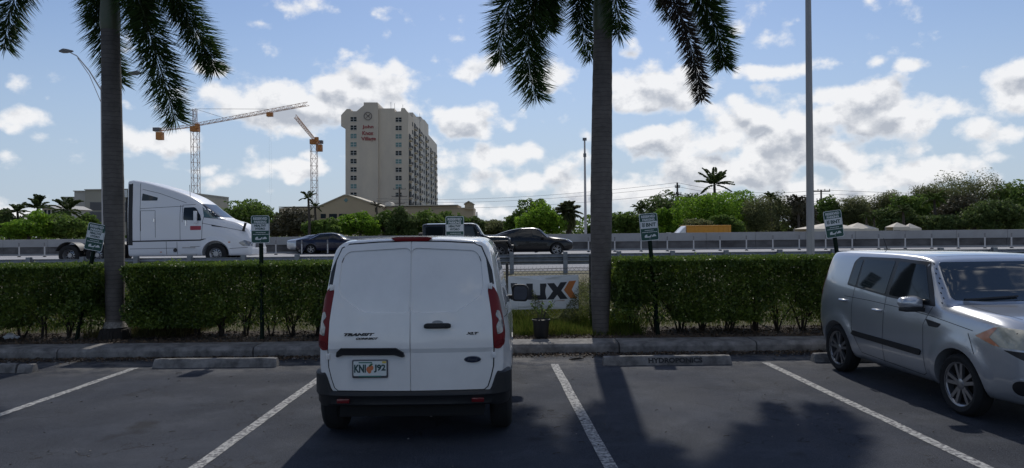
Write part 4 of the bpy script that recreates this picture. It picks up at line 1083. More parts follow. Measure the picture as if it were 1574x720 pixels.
for sd_ in ('left', 'right'):
    tr = panel('window_surround', sb, roundpoly([(-.975,1.165),(.0,1.085),(.82,1.055),(.55,1.52),(.0,1.545),(-.84,1.535),(-.93,1.47)], .03), sd_, black_trim, soul, eps=.0025, grid=.05)
    tb = rearbv([tr])
    panel('quarter_window', tb, roundpoly([(-.94,1.19),(-.765,1.165),(-.735,1.50),(-.86,1.49)], .02), sd_, glass_dark, soul, eps=.003, grid=.05, skirt=.004)
    panel('side_window', tb, roundpoly([(-.72,1.165),(-.10,1.115),(-.045,1.51),(-.69,1.505)], .025), sd_, glass_dark, soul, eps=.003, grid=.05, skirt=.004)
    panel('side_window', tb, roundpoly([(-.02,1.112),(.735,1.08),(.51,1.485),(.03,1.51)], .025), sd_, glass_dark, soul, eps=.003, grid=.05, skirt=.004)
    ru = panel('rub_strip', sb, roundpoly([(-.79,.555),(-.76,.60),(.60,.575),(.63,.56),(.60,.505),(-.74,.535)], .012), sd_, black_plastic, soul, eps=.014, grid=.05)
    panel('fender_vent', sb, roundpoly([(.70,.915),(.95,.89),(.90,.845),(.76,.845)], .015), sd_, black_plastic, soul, eps=.006, grid=.03)
    s = 1 if sd_ == 'left' else -1
    for (hx_, hz_) in ((-.99,.965),(-.20,.915)):
        loc, nor = cast(sb, hx_, hz_, DIRS[sd_]); mb = MB()
        mb.tube([loc+Vector((-.08,s*.012,0)), loc+Vector((-.06,s*.032,.002)), loc+Vector((.05,s*.034,.002)), loc+Vector((.075,s*.012,0))], [.014,.017,.017,.013], 8); mb.build('door_handle', silver, soul)
    mb = MB(); vs = []; prof = roundpoly([(.02,-.035),(.24,-.035),(.275,.02),(.25,.085),(.08,.105),(.02,.07)], .035); m_ = len(prof)
    loc, nor = cast(sb, .60, 1.06, DIRS[sd_])
    mr = empty('mirror', (.60, s*(abs(loc.y)-.015), 1.055), 0, soul)
    for xx, sc in ((-.06,.85),(-.05,.98),(.0,1.),(.05,.88),(.085,.55)):
        for (u, v) in prof: vs.append((xx, s*(.13+(u-.13)*sc), .03+(v-.03)*sc))
    mb.add(vs, [(i*m_+j, (i+1)*m_+j, (i+1)*m_+(j+1)%m_, i*m_+(j+1)%m_) for i in range(4) for j in range(m_)]+[tuple(range(m_)), tuple(4*m_+j for j in range(m_-1,-1,-1))]).build('cap', silver, mr, ang=50)
    mb = MB(); mb.box((.0,s*.10,-.045), (.13,.29,.045)).box((0,s*.0,-.035), (.08,.08,.05)); mb.build('arm', black_plastic, mr, bevel=.01)
    D = ((.66,-.75*s,0),(0,0,1),(.75,.66*s,0))
    panel('lamp_housing', sb, outset(roundpoly([(.30,.84),(.49,.955),(.85,.935),(1.12,.885),(1.12,.79),(.62,.775),(.47,.775)], .025), .009), D, black_trim, soul, eps=.004, grid=.04, skirt=.015)
    hl = panel('headlight', sb, roundpoly([(.30,.84),(.49,.955),(.85,.935),(1.12,.885),(1.12,.79),(.62,.775),(.47,.775)], .025), D, lens_fog, soul, eps=.008, grid=.04, skirt=.02)
    hbv = rearbv([hl]); panel('indicator_lens', hbv, roundpoly([(.31,.84),(.47,.945),(.50,.945),(.43,.85),(.52,.78),(.475,.78)], .008), D, lens_amber, hl, eps=.003, grid=.025, skirt=.003)
    panel('grille', sb, roundpoly([(.55,.755),(1.2,.77),(1.2,.66),(.76,.665)], .02), D, black_trim, soul, eps=.006, grid=.05)
    n_ = 28
    rg = panel('fog_lamp', sb, [(.70+.098*math.cos(2*math.pi*k/n_), .43+.088*math.sin(2*math.pi*k/n_)) for k in range(n_)], D, silver, soul, eps=.016, grid=.03, skirt=.03)
    panel('fog_lens', rearbv([rg]), [(.70+.078*math.cos(2*math.pi*k/n_), .43+.070*math.sin(2*math.pi*k/n_)) for k in range(n_)], D, black_trim, rg, eps=.003, grid=.03, skirt=.003)
    # peeling speckled strip down the windscreen pillar
    for k in range(9):
        mb = MB(); f = k/8; u, v = .60+.29*f, 1.50-.40*f
        loc, nor = cast(sb, u+(.008 if k%2 else -.008), v, DIRS[sd_])
        if loc: mb.box(loc+nor*-.001, (.022,.008,.014), rot=Matrix.Rotation(.6, 3, 'Y')); mb.build('pillar_mark', black_trim, soul)
    D2 = ((.66,.75*s,0),(0,0,1),(-.75,.66*s,0)); panel('tail_light', sb, roundpoly([(-.62,.98),(-.52,.98),(-.54,1.45),(-.60,1.42)], .02), D2, lens_red, soul, grid=.04)
ssm = []
for sd_ in ('left','right'):
    ssm += [(sd_, [(-.78,1.16),(-.80,.90),(-.80,.62),(-.62,.34),(.60,.29)]), (sd_, [(-.07,1.10),(-.13,.30)]), (sd_, [(.78,1.05),(.66,.85),(.66,.32),(.60,.29)]), (sd_, [(-1.0,1.02),(-.4,1.012),(.3,.985),(.78,.955),(1.42,.88)]), (sd_, [(1.36,.85),(1.47,.66)])]
ssm += [('top', [(1.12,.66),(1.5,.68),(1.75,.62)]), ('top', [(1.12,-.66),(1.5,-.68),(1.75,-.62)]), ('top', [(.45,-.58),(.47,0),(.45,.58)])]
seams(sb, ssm, soul, width=.006)
ws_p = panel('windshield', sb, roundpoly([(-.735,1.135),(-.4,1.12),(.4,1.12),(.735,1.135),(.675,1.52),(-.675,1.52)], .05), 'front', mat('windscreen_glass', (.02,.026,.028), .03, spec=1., coat=1.), soul, eps=.004, grid=.06)
wsb = rearbv([ws_p, sbody])
mb = MB()
for (a_, b_) in (((-.62,1.13),(-.02,1.155)),((.05,1.13),(.62,1.16))):
    pts = []
    for k in range(9):
        u = a_[0]+(b_[0]-a_[0])*k/8; v = a_[1]+(b_[1]-a_[1])*k/8; loc, nor = cast(wsb, u, v, DIRS['front']); pts.append(loc+nor*.016)
    mb.tube(pts, .010, 5)
mb.build('wiper', black_plastic, soul)
mb = MB(); mb.tube([(-1.45,0,1.59),(-1.55,0,1.76)], [.008,.003], 6).tube([(-1.45,0,1.59),(-1.45,0,1.612)], .022, 8); mb.build('antenna', black_plastic, soul)
panel('rear_window', sb, roundpoly([(-.6,1.12),(.6,1.12),(.52,1.46),(-.52,1.46)], .05), 'rear', glass_dark, soul, grid=.08)
mb = MB(); mb.box((0,0,.27), (2.0,1.3,.10)); mb.build('underbody', well, soul)

# ------------------------------------------------------------------ the road tractor
TT = [(3.50,.42,1.16,1.22,2.3,1.22,3.98,1.12),(3.70,.42,1.18,1.23,2.3,1.23,4.01,1.14),(4.1,.42,1.18,1.23,2.3,1.23,3.95,1.12),(4.95,.42,1.18,1.23,2.3,1.23,3.73,1.08),(5.8,.42,1.18,1.23,2.25,1.22,3.45,1.02),(6.34,.42,1.18,1.23,2.15,1.21,3.22,.97),
      (6.80,.42,1.18,1.23,2.05,1.19,2.93,.93),(7.2,.42,1.17,1.22,1.95,1.15,2.60,.93),(7.85,.42,1.14,1.18,1.78,1.06,2.16,.86),(8.5,.42,1.10,1.14,1.58,.98,1.95,.78),(8.9,.42,1.05,1.10,1.32,.94,1.68,.72),(9.10,.40,1.0,1.08,.98,.98,1.25,.7),(9.2,.42,.9,.96,.70,.9,.85,.6)]
tx0 = PX(93, 390, 35).x
truck, tbv, tbody = car('truck_tractor', 'white long nosed sleeper cab truck driving on the highway', 'truck', TT, [(7.57,.51)], .62, white_paint, (tx0, 35.6, ROAD), 0, flare=.04, r0=.06, r1=.15, yin=.75)
add_wheels(truck, [(7.57,.51)], 1.2, .50, .29, .28, alloy, nsp=0, hub=.12)
add_wheels(truck, [(.74,.51),(2.02,.51)], 1.22, .50, .29, .50, alloy, nsp=0, hub=.10)
mb = MB()
for s in (1,-1): mb.box((1.9, s*.42, .82), (3.8,.09,.26))
mb.box((1.5,0,1.0), (1.0,.9,.1)).box((2.9,0,.75), (.9,2.2,.45)).tube([(.74,-1,.51),(.74,1,.51)], .1, 10).tube([(2.02,-1,.51),(2.02,1,.51)], .1, 10).tube([(3.35,-.9,.8),(3.35,-.9,3.2)], .06, 8)
mb.build('chassis', well, truck)
for s in (1,-1):
    for hx_ in (.74, 2.02):
        mb = MB(); n_ = 12; vs = []
        for k in range(n_+1):
            a = R(20)+R(140)*k/n_
            for r_ in (.60,.63):
                for y_ in (.62,1.24): vs.append((hx_+r_*math.cos(a), s*y_, .51+r_*math.sin(a)))
        fs = []
        for k in range(n_):
            b0 = k*4
            fs += [(b0,b0+4,b0+5,b0+1),(b0+2,b0+3,b0+7,b0+6),(b0+1,b0+5,b0+7,b0+3),(b0,b0+2,b0+6,b0+4)]
        mb.add(vs, fs).build('mud_guard', black_plastic, truck)
for sd_, s in (('left',1),('right',-1)):
    panel('side_window', tbv, roundpoly([(6.10,2.10),(6.92,2.06),(6.86,2.30),(6.66,2.62),(6.56,2.70),(6.10,2.68)], .05), sd_, glass_dark, truck, eps=.006, grid=.12)
    panel('corner_glass', tbv, roundpoly([(7.02,2.22),(7.86,2.14),(7.5,2.36),(7.02,2.78),(6.92,2.84),(6.90,2.70)], .04), sd_, mat('cab_glass', (.05,.11,.12), .06, coat=.5), truck, eps=.006, grid=.1)
    panel('sleeper_window', tbv, roundpoly([(4.16,3.02),(4.88,3.02),(4.90,3.16),(4.20,3.36)], .03), sd_, glass_dark, truck, eps=.006, grid=.12)
    panel('door_decal', tbv, roundpoly([(6.42,1.63),(6.92,1.63),(6.92,1.82),(6.42,1.82)], .03), sd_, mat('decal_red', (.35,.03,.05), .4), truck, eps=.005, grid=.1)
    panel('rear_trim', tbv, [(3.53,.95),(3.74,.95),(3.76,3.96),(3.57,3.93)], sd_, black_plastic, truck, eps=.008, grid=.15)
    mb = MB(); mb.box((6.72, s*1.36, 2.30), (.12,.16,.42)); mb.box((6.72, s*1.36, 2.02), (.12,.16,.16)).box((6.68, s*1.24, 2.32), (.05,.16,.04)); mb.build('mirror', white_paint, truck, bevel=.03)
    D = ((.66,-.75*s,0),(0,0,1),(.75,.66*s,0)); panel('headlight', tbv, roundpoly([(4.85,1.02),(5.05,1.14),(5.45,1.0),(5.4,.86),(5.0,.86)], .04), D, lens_clear, truck, eps=.008, grid=.08)
    mb = MB(); mb.box((8.86, s*1.0, 1.75), (.10,.08,.42), rot=Matrix.Rotation(.3,3,'Y')).tube([(8.8,s*.8,1.6),(8.86,s*1.0,1.6)], .02, 6); mb.build('hood_mirror', black_plastic, truck, bevel=.02)
    mb = MB(); mb.lathe([(0,0),(.09,0),(.09,.02)], 16, 'y'); mb.v = [(x+5.72, (y+1.222)*s, z+.70) for x, y, z in mb.v]; mb.build('fuel_cap', black_trim, truck)
tl = []
for sd_ in ('left','right'):
    tl += [(sd_, [(3.6,1.12),(6.9,1.14),(7.15,1.22)]), (sd_, [(5.95,1.15),(5.95,2.8)]), (sd_, [(6.95,1.2),(6.98,2.05),(7.02,2.3)]), (sd_, [(4.1,1.15),(4.1,3.9)]), (sd_, [(4.12,1.6),(4.12,2.55),(4.8,2.55),(4.8,1.3)]), (sd_, [(4.1,2.65),(6.1,2.75)]), (sd_, [(5.8,.45),(5.8,1.1)])]
for sd_ in ('left','right'):
    tl += [(sd_, [(7.02,2.22),(7.9,2.10)]), (sd_, [(6.95,1.95),(8.85,1.55)]), (sd_, [(8.2,.75),(9.05,.80)]), (sd_, [(3.6,.78),(5.8,.80)]), (sd_, [(6.4,.85),(6.9,.87)]), (sd_, [(6.05,2.0),(6.05,2.80),(6.6,2.82)]), (sd_, [(5.3,.45),(5.3,1.1)]), (sd_, [(6.2,2.9),(5.0,3.35),(4.2,3.55)])]
seams(tbv, tl, truck, width=.018)
for sd_ in ('left','right'): panel('skirt_gap', tbv, [(3.62,1.10),(6.9,1.13),(7.12,1.24),(6.85,1.19),(3.62,1.16)], sd_, black_plastic, truck, eps=.004, grid=.2)
for s in (1,-1):
    mb = MB(); mb.box((6.22, s*1.235, 1.95), (.05,.05,.26)).box((4.75, s*1.235, 2.1), (.04,.04,.16)); mb.build('door_handle', chrome, truck)
    mb = MB(); mb.box((6.35, s*1.10, .50), (.7,.28,.05)).box((6.35, s*1.16, .82), (.6,.18,.05)); mb.build('step', alloy, truck)
    mb = MB(); mb.box((5.05, s*1.225, .62), (.08,.02,.04)).box((8.2, s*1.15, 1.05), (.10,.03,.05)); mb.build('marker_lamp', lens_amber, truck)
mb = MB(); mb.box((9.16,0,.62), (.12,2.05,.34)); mb.build('front_bumper', white_paint, truck, bevel=.05)
for sd_ in ('left','right'): panel('hood_vent', tbv, roundpoly([(7.35,1.88),(8.1,1.72),(7.9,1.74),(7.4,1.80)], .02), sd_, black_trim, truck, eps=.006, grid=.1)
panel('windshield', tbv, roundpoly([(-1.0,2.22),(1.0,2.22),(.88,2.86),(-.88,2.86)], .06), 'front', glass_dark, truck, eps=.006, grid=.12)
panel('grille', tbv, roundpoly([(-.55,.65),(.55,.65),(.5,1.6),(-.5,1.6)], .05), 'front', chrome, truck, eps=.01, grid=.12)
mb = MB(); mb.tube([(6.3,-.9,3.2),(6.28,-.9,3.75)], .012, 4); mb.build('aerial', black_plastic, truck)

# ------------------------------------------------------------------ cars on the highway
def highway_car(name, label, px0, px1, pyb, Y, table, hubs, rad, paint, rt, rr, glass, rz=0, rims=alloy, cat='car', flare=.02, lamp=True, nsp=5, twin=False, sc=1.0, group=None):
    xa, xb = PX(px0, pyb, Y).x, PX(px1, pyb, Y).x; l0, l1 = table[0][0], table[-1][0]; f = (xb-xa)/(l1-l0)
    loc = (xa-l0*f, Y+.9, ROAD)
    root, bv, body = car(name, label, cat, table, hubs, rad, paint, loc, rz, flare=flare, nx=60, group=group)
    root.scale = (f, f**.5 if False else 1, sc)
    add_wheels(root, hubs, .90, rt, rr, .22, rims, nsp=nsp, twin=twin)
    for sd_ in ('left','right'):
        for g in glass: panel('side_window', bv, roundpoly(g, .03), sd_, glass_dark, root, eps=.004, grid=.1)
    mb = MB(); mb.box((0,0,.30), (2.6,1.2,.15)); mb.build('underbody', well, root)
    return root, bv
XT = [(-2.34,.45,.70,.78,1.02,.74,1.14,.6),(-2.05,.32,.82,.90,1.08,.86,1.27,.60),(-1.3,.28,.88,.93,1.06,.88,1.50,.60),(-.6,.25,.90,.93,1.02,.89,1.61,.62),(0,.25,.90,.93,1.0,.89,1.63,.62),(.45,.25,.90,.93,.99,.88,1.54,.62),
      (1.05,.26,.89,.93,.98,.87,1.12,.70),(1.7,.28,.88,.92,.95,.86,1.03,.66),(2.2,.32,.82,.87,.86,.80,.92,.6),(2.42,.40,.72,.76,.70,.7,.76,.5)]
bm_, bmv = highway_car('crossover_car', 'black sloping roof crossover car driving on the highway, above the banner', 757, 881, 392, 42, XT, [(-1.40,.37),(1.46,.37)], .43, black_paint, .37, .26,
    [[(-1.75,1.12),(-.95,1.07),(-.95,1.46),(-1.3,1.38)], [(-.90,1.07),(-.08,1.04),(-.08,1.54),(-.85,1.49)], [(0,1.04),(.88,1.02),(.45,1.42),(.15,1.54),(0,1.54)]], twin=True, rims=alloy)
for s, sd_ in ((1,'left'),(-1,'right')):
    D = ((.66,-.75*s,0),(0,0,1),(.75,.66*s,0)); panel('headlight', bmv, roundpoly([(.68,.88),(.85,.94),(1.3,.86),(1.25,.78),(.8,.80)], .02), D, lens_clear, bm_, eps=.006, grid=.06)
    mb = MB(); mb.box((.62,s*.98,1.07), (.14,.16,.13)); mb.build('mirror', black_paint, bm_, bevel=.03)
    D = ((.66,.75*s,0),(0,0,1),(-.75,.66*s,0)); panel('tail_light', bmv, roundpoly([(-.95,.98),(-.80,1.0),(-.80,1.08),(-.98,1.06)], .02), D, lens_red, bm_, eps=.006, grid=.06)
panel('windshield', bmv, roundpoly([(-.68,1.15),(.68,1.15),(.56,1.54),(-.56,1.54)], .05), 'front', glass_dark, bm_, grid=.1)
panel('trim_line', bmv, [(.92,1.04),(.98,1.06),(.40,1.55),(.1,1.60),(-.6,1.585),(-.6,1.57),(.08,1.58),(.38,1.52)], 'right', alloy, bm_, eps=.008, grid=.05)
SD = [(-2.42,.42,.70,.76,.95,.74,1.02,.6),(-2.2,.32,.82,.88,.99,.84,1.08,.62),(-1.6,.26,.87,.92,.98,.87,1.20,.60),(-.9,.23,.88,.92,.96,.88,1.42,.58),(-.1,.22,.88,.92,.95,.88,1.46,.60),(.35,.22,.88,.92,.94,.87,1.40,.60),
      (1.1,.22,.88,.92,.92,.86,1.03,.66),(1.8,.24,.86,.90,.86,.84,.94,.62),(2.25,.30,.80,.85,.74,.78,.80,.56),(2.42,.36,.70,.76,.60,.70,.66,.5)]
sg = [[(-1.35,1.02),(-.12,1.0),(-.12,1.38),(-.75,1.33)], [(-.05,1.0),(.92,.97),(.40,1.28),(.1,1.38),(-.05,1.38)]]
nv, nvb = highway_car('sedan_car', 'dark navy sedan driving on the highway, left of the van roof', 454, 562, 391, 51.2, SD, [(-1.35,.33),(1.45,.33)], .38, navy_paint, .33, .23, sg, rims=alloy)
for s in (1,-1):
    mb = MB(); mb.box((.72,s*.98,1.02), (.14,.16,.12)); mb.build('mirror', navy_paint, nv, bevel=.03)
panel('windshield', nvb, roundpoly([(-.66,1.08),(.66,1.08),(.54,1.38),(-.54,1.38)], .05), 'front', glass_dark, nv, grid=.1)
panel('trim_line', nvb, [(-1.5,1.03),(-1.42,1.03),(-.78,1.365),(-.1,1.41),(-.1,1.425),(-.8,1.385)], 'right', chrome, nv, eps=.006, grid=.05)
sv, svb = highway_car('sedan_car', 'pale silver sedan mostly hidden behind the navy sedan, by the wall', 440, 541, 391, 52.9, SD, [(-1.35,.33),(1.45,.33)], .38, silver, .33, .23, sg, sc=.93)
JT = [(-2.0,.55,.74,.78,1.15,.765,1.83,.70),(-1.8,.50,.77,.79,1.15,.775,1.86,.71),(.30,.50,.77,.79,1.15,.775,1.87,.71),(.48,.50,.77,.79,1.15,.77,1.82,.70),(.86,.50,.76,.78,1.13,.74,1.24,.68),(1.05,.50,.70,.74,1.12,.70,1.19,.62),(1.9,.52,.60,.63,1.08,.60,1.15,.52),(2.02,.56,.55,.60,1.0,.56,1.08,.48)]
jp, jpb = highway_car('offroad_car', 'black boxy off road car with hard top, seen above the van roof', 649, 783, 399, 38, JT, [(-1.35,.40),(1.55,.40)], .47, black_paint, .40, .25,
    [[(-1.85,1.2),(-1.05,1.2),(-1.05,1.70),(-1.85,1.70)], [(-.98,1.2),(-.22,1.2),(-.22,1.70),(-.98,1.70)], [(-.14,1.2),(.62,1.18),(.40,1.68),(-.14,1.70)]], flare=0., rims=alloy_dark, nsp=5, twin=True)
for s in (1,-1):
    for hx_ in (-1.35, 1.55):
        mb = MB(); mb.prism([(hx_-.62,.62),(hx_-.40,.93),(hx_+.42,.95),(hx_+.58,.72),(hx_+.52,.70),(hx_+.36,.88),(hx_-.34,.87),(hx_-.52,.62)], s*.60, s*.93); mb.build('fender', black_plastic, jp, bevel=.02)
    mb = MB(); mb.box((.58,s*.92,1.28), (.10,.2,.2)); mb.build('mirror', black_plastic, jp, bevel=.03)
    mb = MB(); mb.lathe([(0,.02),(.08,.02),(.09,0),(.09,-.05)], 20, 'y'); mb.v = [(2.06+y, s*.34+x, .98+z) for x, y, z in mb.v]; mb.build('headlight', lens_clear, jp)
    mb = MB(); mb.lathe([(0,.03),(.055,.03),(.06,-.04)], 16, 'y'); mb.v = [(2.20+y, s*.55+x, .62+z) for x, y, z in mb.v]; mb.build('fog_lamp', lens_clear, jp)
mb = MB(); mb.box((2.15,0,.62), (.16,1.7,.18)); mb.build('front_bumper', black_plastic, jp, bevel=.03)
mb = MB(); mb.lathe([(0,-.1),(.36,-.1),(.39,-.06),(.39,.08),(.3,.11),(0,.11)], 28, 'y'); mb.v = [(-2.14+y, x, 1.02+z) for x, y, z in mb.v]; mb.build('spare_wheel', rubber, jp)
panel('windshield', jpb, roundpoly([(-.62,1.28),(.62,1.28),(.58,1.74),(-.58,1.74)], .05), 'front', glass_dark, jp, grid=.1)
panel('roof_edge', jpb, [(.72,1.27),(.78,1.27),(.50,1.83),(.25,1.865),(-1.8,1.85),(-1.8,1.82),(.24,1.835),(.46,1.80)], 'right', silver, jp, eps=.01, grid=.06)

# orange box truck whose top shows over the wall
q0, q1 = PX(1056, 357, 66), PX(1124, 357, 66); zt_ = PX(1090, 346.5, 66).z
bt = empty('box_truck', ((q0.x+q1.x)/2, 67.2, ROAD)); tag(bt, 'orange truck box showing above the far concrete wall', 'truck')
w_ = (q1.x-q0.x)/2; h_ = zt_-ROAD
mb = MB(); mb.box((0,0,(h_+.55)/2), (2*w_,2.3,h_-.55))
for k in range(9): mb.box((-w_+.2+k*(2*w_-.4)/8, -1.16, (h_+.55)/2), (.05,.03,h_-.65))
mb.box((0,-1.16,h_-.06), (2*w_,.05,.10)); mb.build('cargo_box', mat('orange_box', (.62,.27,.02), .6, col2=(.56,.25,.03), scale=1), bt, bevel=.02)
mb = MB(); mb.prism([(-w_-1.5,.5),(-w_-.02,.5),(-w_-.02,h_-.03),(-w_-.3,h_-.25),(-w_-.9,h_-.9),(-w_-1.4,1.2)], -1.0, 1.0); mb.build('cab', white_paint, bt, bevel=.04)
add_wheels(bt, [(-w_-.8,.42),(w_-.9,.42)], 1.1, .42, .25, .28, alloy, nsp=0, hub=.1)

# ------------------------------------------------------------------ parking signs
def sign(px_, py_top, py_bot, lean, Y, label, kind, zbase=.1):
    a, b_ = PX(px_, py_top, Y), PX(px_, py_bot, Y); cx, cz = a.x, (a.z+b_.z)/2
    root = empty('parking_sign', (cx-math.tan(lean)*(cz-zbase) , Y, zbase)); tag(root, label, 'sign', 'green reserved parking signs behind the kerb')
    root.rotation_euler = (0, lean, 0)
    L_ = (cz-zbase)/math.cos(lean)
    mb = MB(); top_ = L_+.20
    mb.prism([(-.035,.02),(-.035,.012),(-.018,.012),(-.014,-.012),(.014,-.012),(.018,.012),(.035,.012),(.035,.02),(.012,.02),(.009,-.004),(-.009,-.004),(-.012,.02)], -.1, top_, 'z')
    mb.build('post', sign_back, root)
    w2, h2 = .1525, .2285
    pr = lambda w, h, r_: roundpoly([(-w,-h),(w,-h),(w,h),(-w,h)], r_, 5)
    mb = MB(); mb.prism([(u, v+L_) for u, v in pr(w2, h2, .035)], -.018, -.015); pl = mb.build('plate', sign_white, root)
    mb = MB(); mb.prism([(u, v+L_) for u, v in pr(w2-.009, h2-.009, .028)], -.0190, -.017); mb.build('green_field', sign_green, root)
    mb = MB(); mb.box((0,-.0195,L_+.035), (.28,.0025,.118)); 
    for zz, ww in ((-.055,.15),(-.085,.24)):      # two rows of small print, too fine to read
        k = -ww/2
        while k < ww/2:
            l = random.uniform(.012,.028); mb.box((k+l/2, -.0195, L_+zz), (l,.0025,.010)); k += l+.006
    # tow pictogram
    z0 = L_-.155
    mb.prism([(-.085,z0-.02),(-.085,z0+.01),(-.065,z0+.03),(-.04,z0+.03),(-.04,z0+.0),(-.005,z0+.0),(.03,z0+.028),(.034,z0+.022),(.01,z0-.02)], -.0205, -.0188)
    mb.prism([(.03,z0-.012),(.035,z0+.006),(.05,z0+.012),(.06,z0+.028),(.088,z0+.03),(.10,z0+.012),(.108,z0+.006),(.108,z0-.006)], -.0205, -.0188)
    mb.build('white_panel', sign_white, root, sm=False)
    F2 = lambda z: frame((0,-.0205,L_+z), (1,0,0), (0,0,1))
    place_text('RESERVED', F2(.178), sign_white, root, width=.235, height=.045, bold=.004, extr=.0006)
    place_text('PARKING', F2(.123), sign_white, root, width=.205, height=.042, bold=.004, extr=.0006)
    F3 = lambda z, x=0: frame((x,-.0212,L_+z), (1,0,0), (0,0,1))
    sink = mat('sign_ink', (.012,.05,.045), .5)
    if kind == 'HH':
        place_text('HEALTHY', F3(.062), sink, root, width=.20, height=.040, bold=.005, extr=.0006); place_text('HYDRO', F3(.010), sink, root, width=.16, height=.038, bold=.005, extr=.0006)
    else:
        place_text('BNT', F3(.038, .035), sink, root, width=.165, height=.062, bold=.004, extr=.0006)
        mb = MB()
        for k in range(3):
            for s in (1,-1):
                zz = L_+.038+.022-k*.022; mb.prism([(-.09,zz-.012),(-.09+s*.026,zz+.004),(-.09+s*.022,zz+.016),(-.09+s*.004,zz+.008)], -.0214, -.0205)
        mb.build('leaf_emblem', sink, root, sm=False)
    for zz in (.2, -.2):
        mb = MB(); mb.lathe([(0,-.022),(.008,-.021),(.010,-.018)], 10, 'y'); mb.v = [(x, y, z+L_+zz) for x, y, z in mb.v]; mb.build('bolt', steel, root)
    return root
sign(147, 345.5, 384, R(11.5), 12.5, 'green parking sign leaning right, tucked behind the left palm trunk', 'HH')
sign(400.5, 331.5, 374, 0, 12.3, 'upright green parking sign reading HEALTHY HYDRO, in front of the truck nose', 'HH')
sign(699, 332.5, 375, 0, 12.3, 'upright green parking sign rising behind the white van roof', 'HH')
sign(997, 328.5, 370, R(-4.5), 12.42, 'green parking sign reading BNT, just right of the right palm trunk', 'BNT')
sign(1280.5, 323, 366.5, R(-7.5), 12.5, 'green parking sign reading BNT, leaning left beside the tall grey light pole', 'BNT')

# ------------------------------------------------------------------ poles
q = PX(1246, 390, 18.0)
lp = empty('light_pole', (q.x, 18, .25)); tag(lp, 'tall tapered grey concrete light pole behind the right hedge', 'light pole')
mb = MB(); mb.tube([(0,0,0),(0,0,3),(0,0,6),(0,0,9.5)], [.105,.092,.078,.06], 8).build('shaft', pole_mat, lp, ang=20)
mb = MB(); mb.tube([(0,0,9.3),(0,-.5,9.6),(0,-1.3,9.7)], .03, 8); mb.box((0,-1.5,9.7), (.3,.6,.12)); mb.build('lamp_head', black_plastic, lp)
mb = MB(); mb.box((0,0,.1), (.42,.42,.25)); mb.build('base', concrete, lp, bevel=.02)
q = PX(158, 300, 45)
sl_ = empty('street_lamp', (q.x, 45, ROAD)); tag(sl_, 'tall double arm street lamp rising behind the left palm trunk', 'street lamp')
zt_ = PX(155, 132, 45).z-ROAD; a_ = PX(104, 79, 45); b_ = PX(205, 113, 45)
mb = MB(); mb.tube([(0,0,0),(0,0,zt_*.5),(0,0,zt_)], [.085,.07,.055], 10).build('pole', pole_mat, sl_)
for e, s in ((a_,-1),(b_,1)):
    ex, ez = e.x-q.x, e.z-ROAD
    mb = MB(); mb.tube([(0,0,zt_-.3),(ex*.35,0,zt_+(ez-zt_)*.42),(ex*.72,0,zt_+(ez-zt_)*.86),(ex,0,ez)], [.045,.04,.035,.03], 6); mb.tube([(0,0,zt_-1.1),(ex*.35,0,zt_+(ez-zt_)*.30),(ex*.70,0,zt_+(ez-zt_)*.80)], .022, 5)
    ar = mb.build('arm', pole_mat, sl_)
    mb = MB(); mb.tube([(ex-s*.35,0,ez-.02),(ex,0,ez),(ex+s*.25,0,ez+.02),(ex+s*.5,0,ez+.0)], [.05,.13,.15,.05], 8); mb.build('lamp_head', mat('lamp_grey', (.12,.125,.13), .5), ar)
q = PX(901, 358, 62)
tp = empty('camera_pole', (q.x, 62.5, ROAD)); tag(tp, 'very slim tall pale pole beyond the highway, left of the middle palm', 'pole'); zt_ = PX(901, 215, 62).z-ROAD
mb = MB(); mb.tube([(0,0,0),(0,0,zt_)], [.13,.07], 8).build('shaft', pole_mat, tp); mb = MB(); mb.box((0,0,zt_+.1), (.32,.25,.22)); mb.tube([(0,0,zt_-1.4),(0,0,zt_-1.1)], .13, 8); mb.build('head', mat('lamp_grey', (.12,.125,.13), .5), tp)
wood = mat('pole_wood', (.085,.07,.06), .9)
def upole(px_, py, Y, label, arms, rad=.16, insul=True):
    q = PX(px_, py, Y); e = empty('utility_pole', (q.x, Y, .3)); tag(e, label, 'utility pole', 'utility poles among the trees'); h = q.z-.3
    mb = MB(); mb.tube([(0,0,0),(0,0,h)], [rad,rad*.7], 8).build('shaft', wood, e)
    for dz, w in arms:
        mb = MB(); mb.box((0,-.1,h-dz), (w,.12,.14)); 
        for k in (-.48,-.2,.2,.48): mb.tube([(k*w,-.1,h-dz),(k*w,-.1,h-dz+.3)], .05, 6)
        mb.build('crossarm', wood, e)
    return e, Vector((q.x, Y, q.z))
_, u1 = upole(1262, 292, 95, 'wooden utility pole with crossarm by the grey light pole, before white tents', ((.2,2.2),(1.4,1.2)))
_, u2 = upole(1041, 281, 95, 'grey utility pole standing among the bright green trees, right of the middle palm', ((.6,.6),(1.5,.9)))
_, u3 = upole(614, 288, 190, 'dark utility pole before the tall apartment tower', ((.5,3.2),(2.4,4.0),(4.2,2.6)), .3)
_, u4 = upole(733, 326, 120, 'short thin utility pole above the low shrubs left of centre', (), .13)
mb = MB()
def wire(a, b_, sag, dz=0, r=.022):
    pts = [a.lerp(b_, k/16)+Vector((0,0,-sag*4*(k/16)*(1-k/16)+dz)) for k in range(17)]; mb.tube(pts, r, 3, cap=False)
for dz in (0,-.5,-1.4): wire(u1, u2, .8, dz); wire(u2, Vector((u2.x-45,130,u2.z)), .9, dz); wire(u1, Vector((u1.x+60,95,u1.z)), .9, dz)
wire(Vector((u2.x-45,130,u2.z)), u3, 1.5, -.3, .03)
tag(mb.build('overhead_wires', black_plastic, sm=False), 'thin sagging overhead wires strung above the far trees', 'wires')

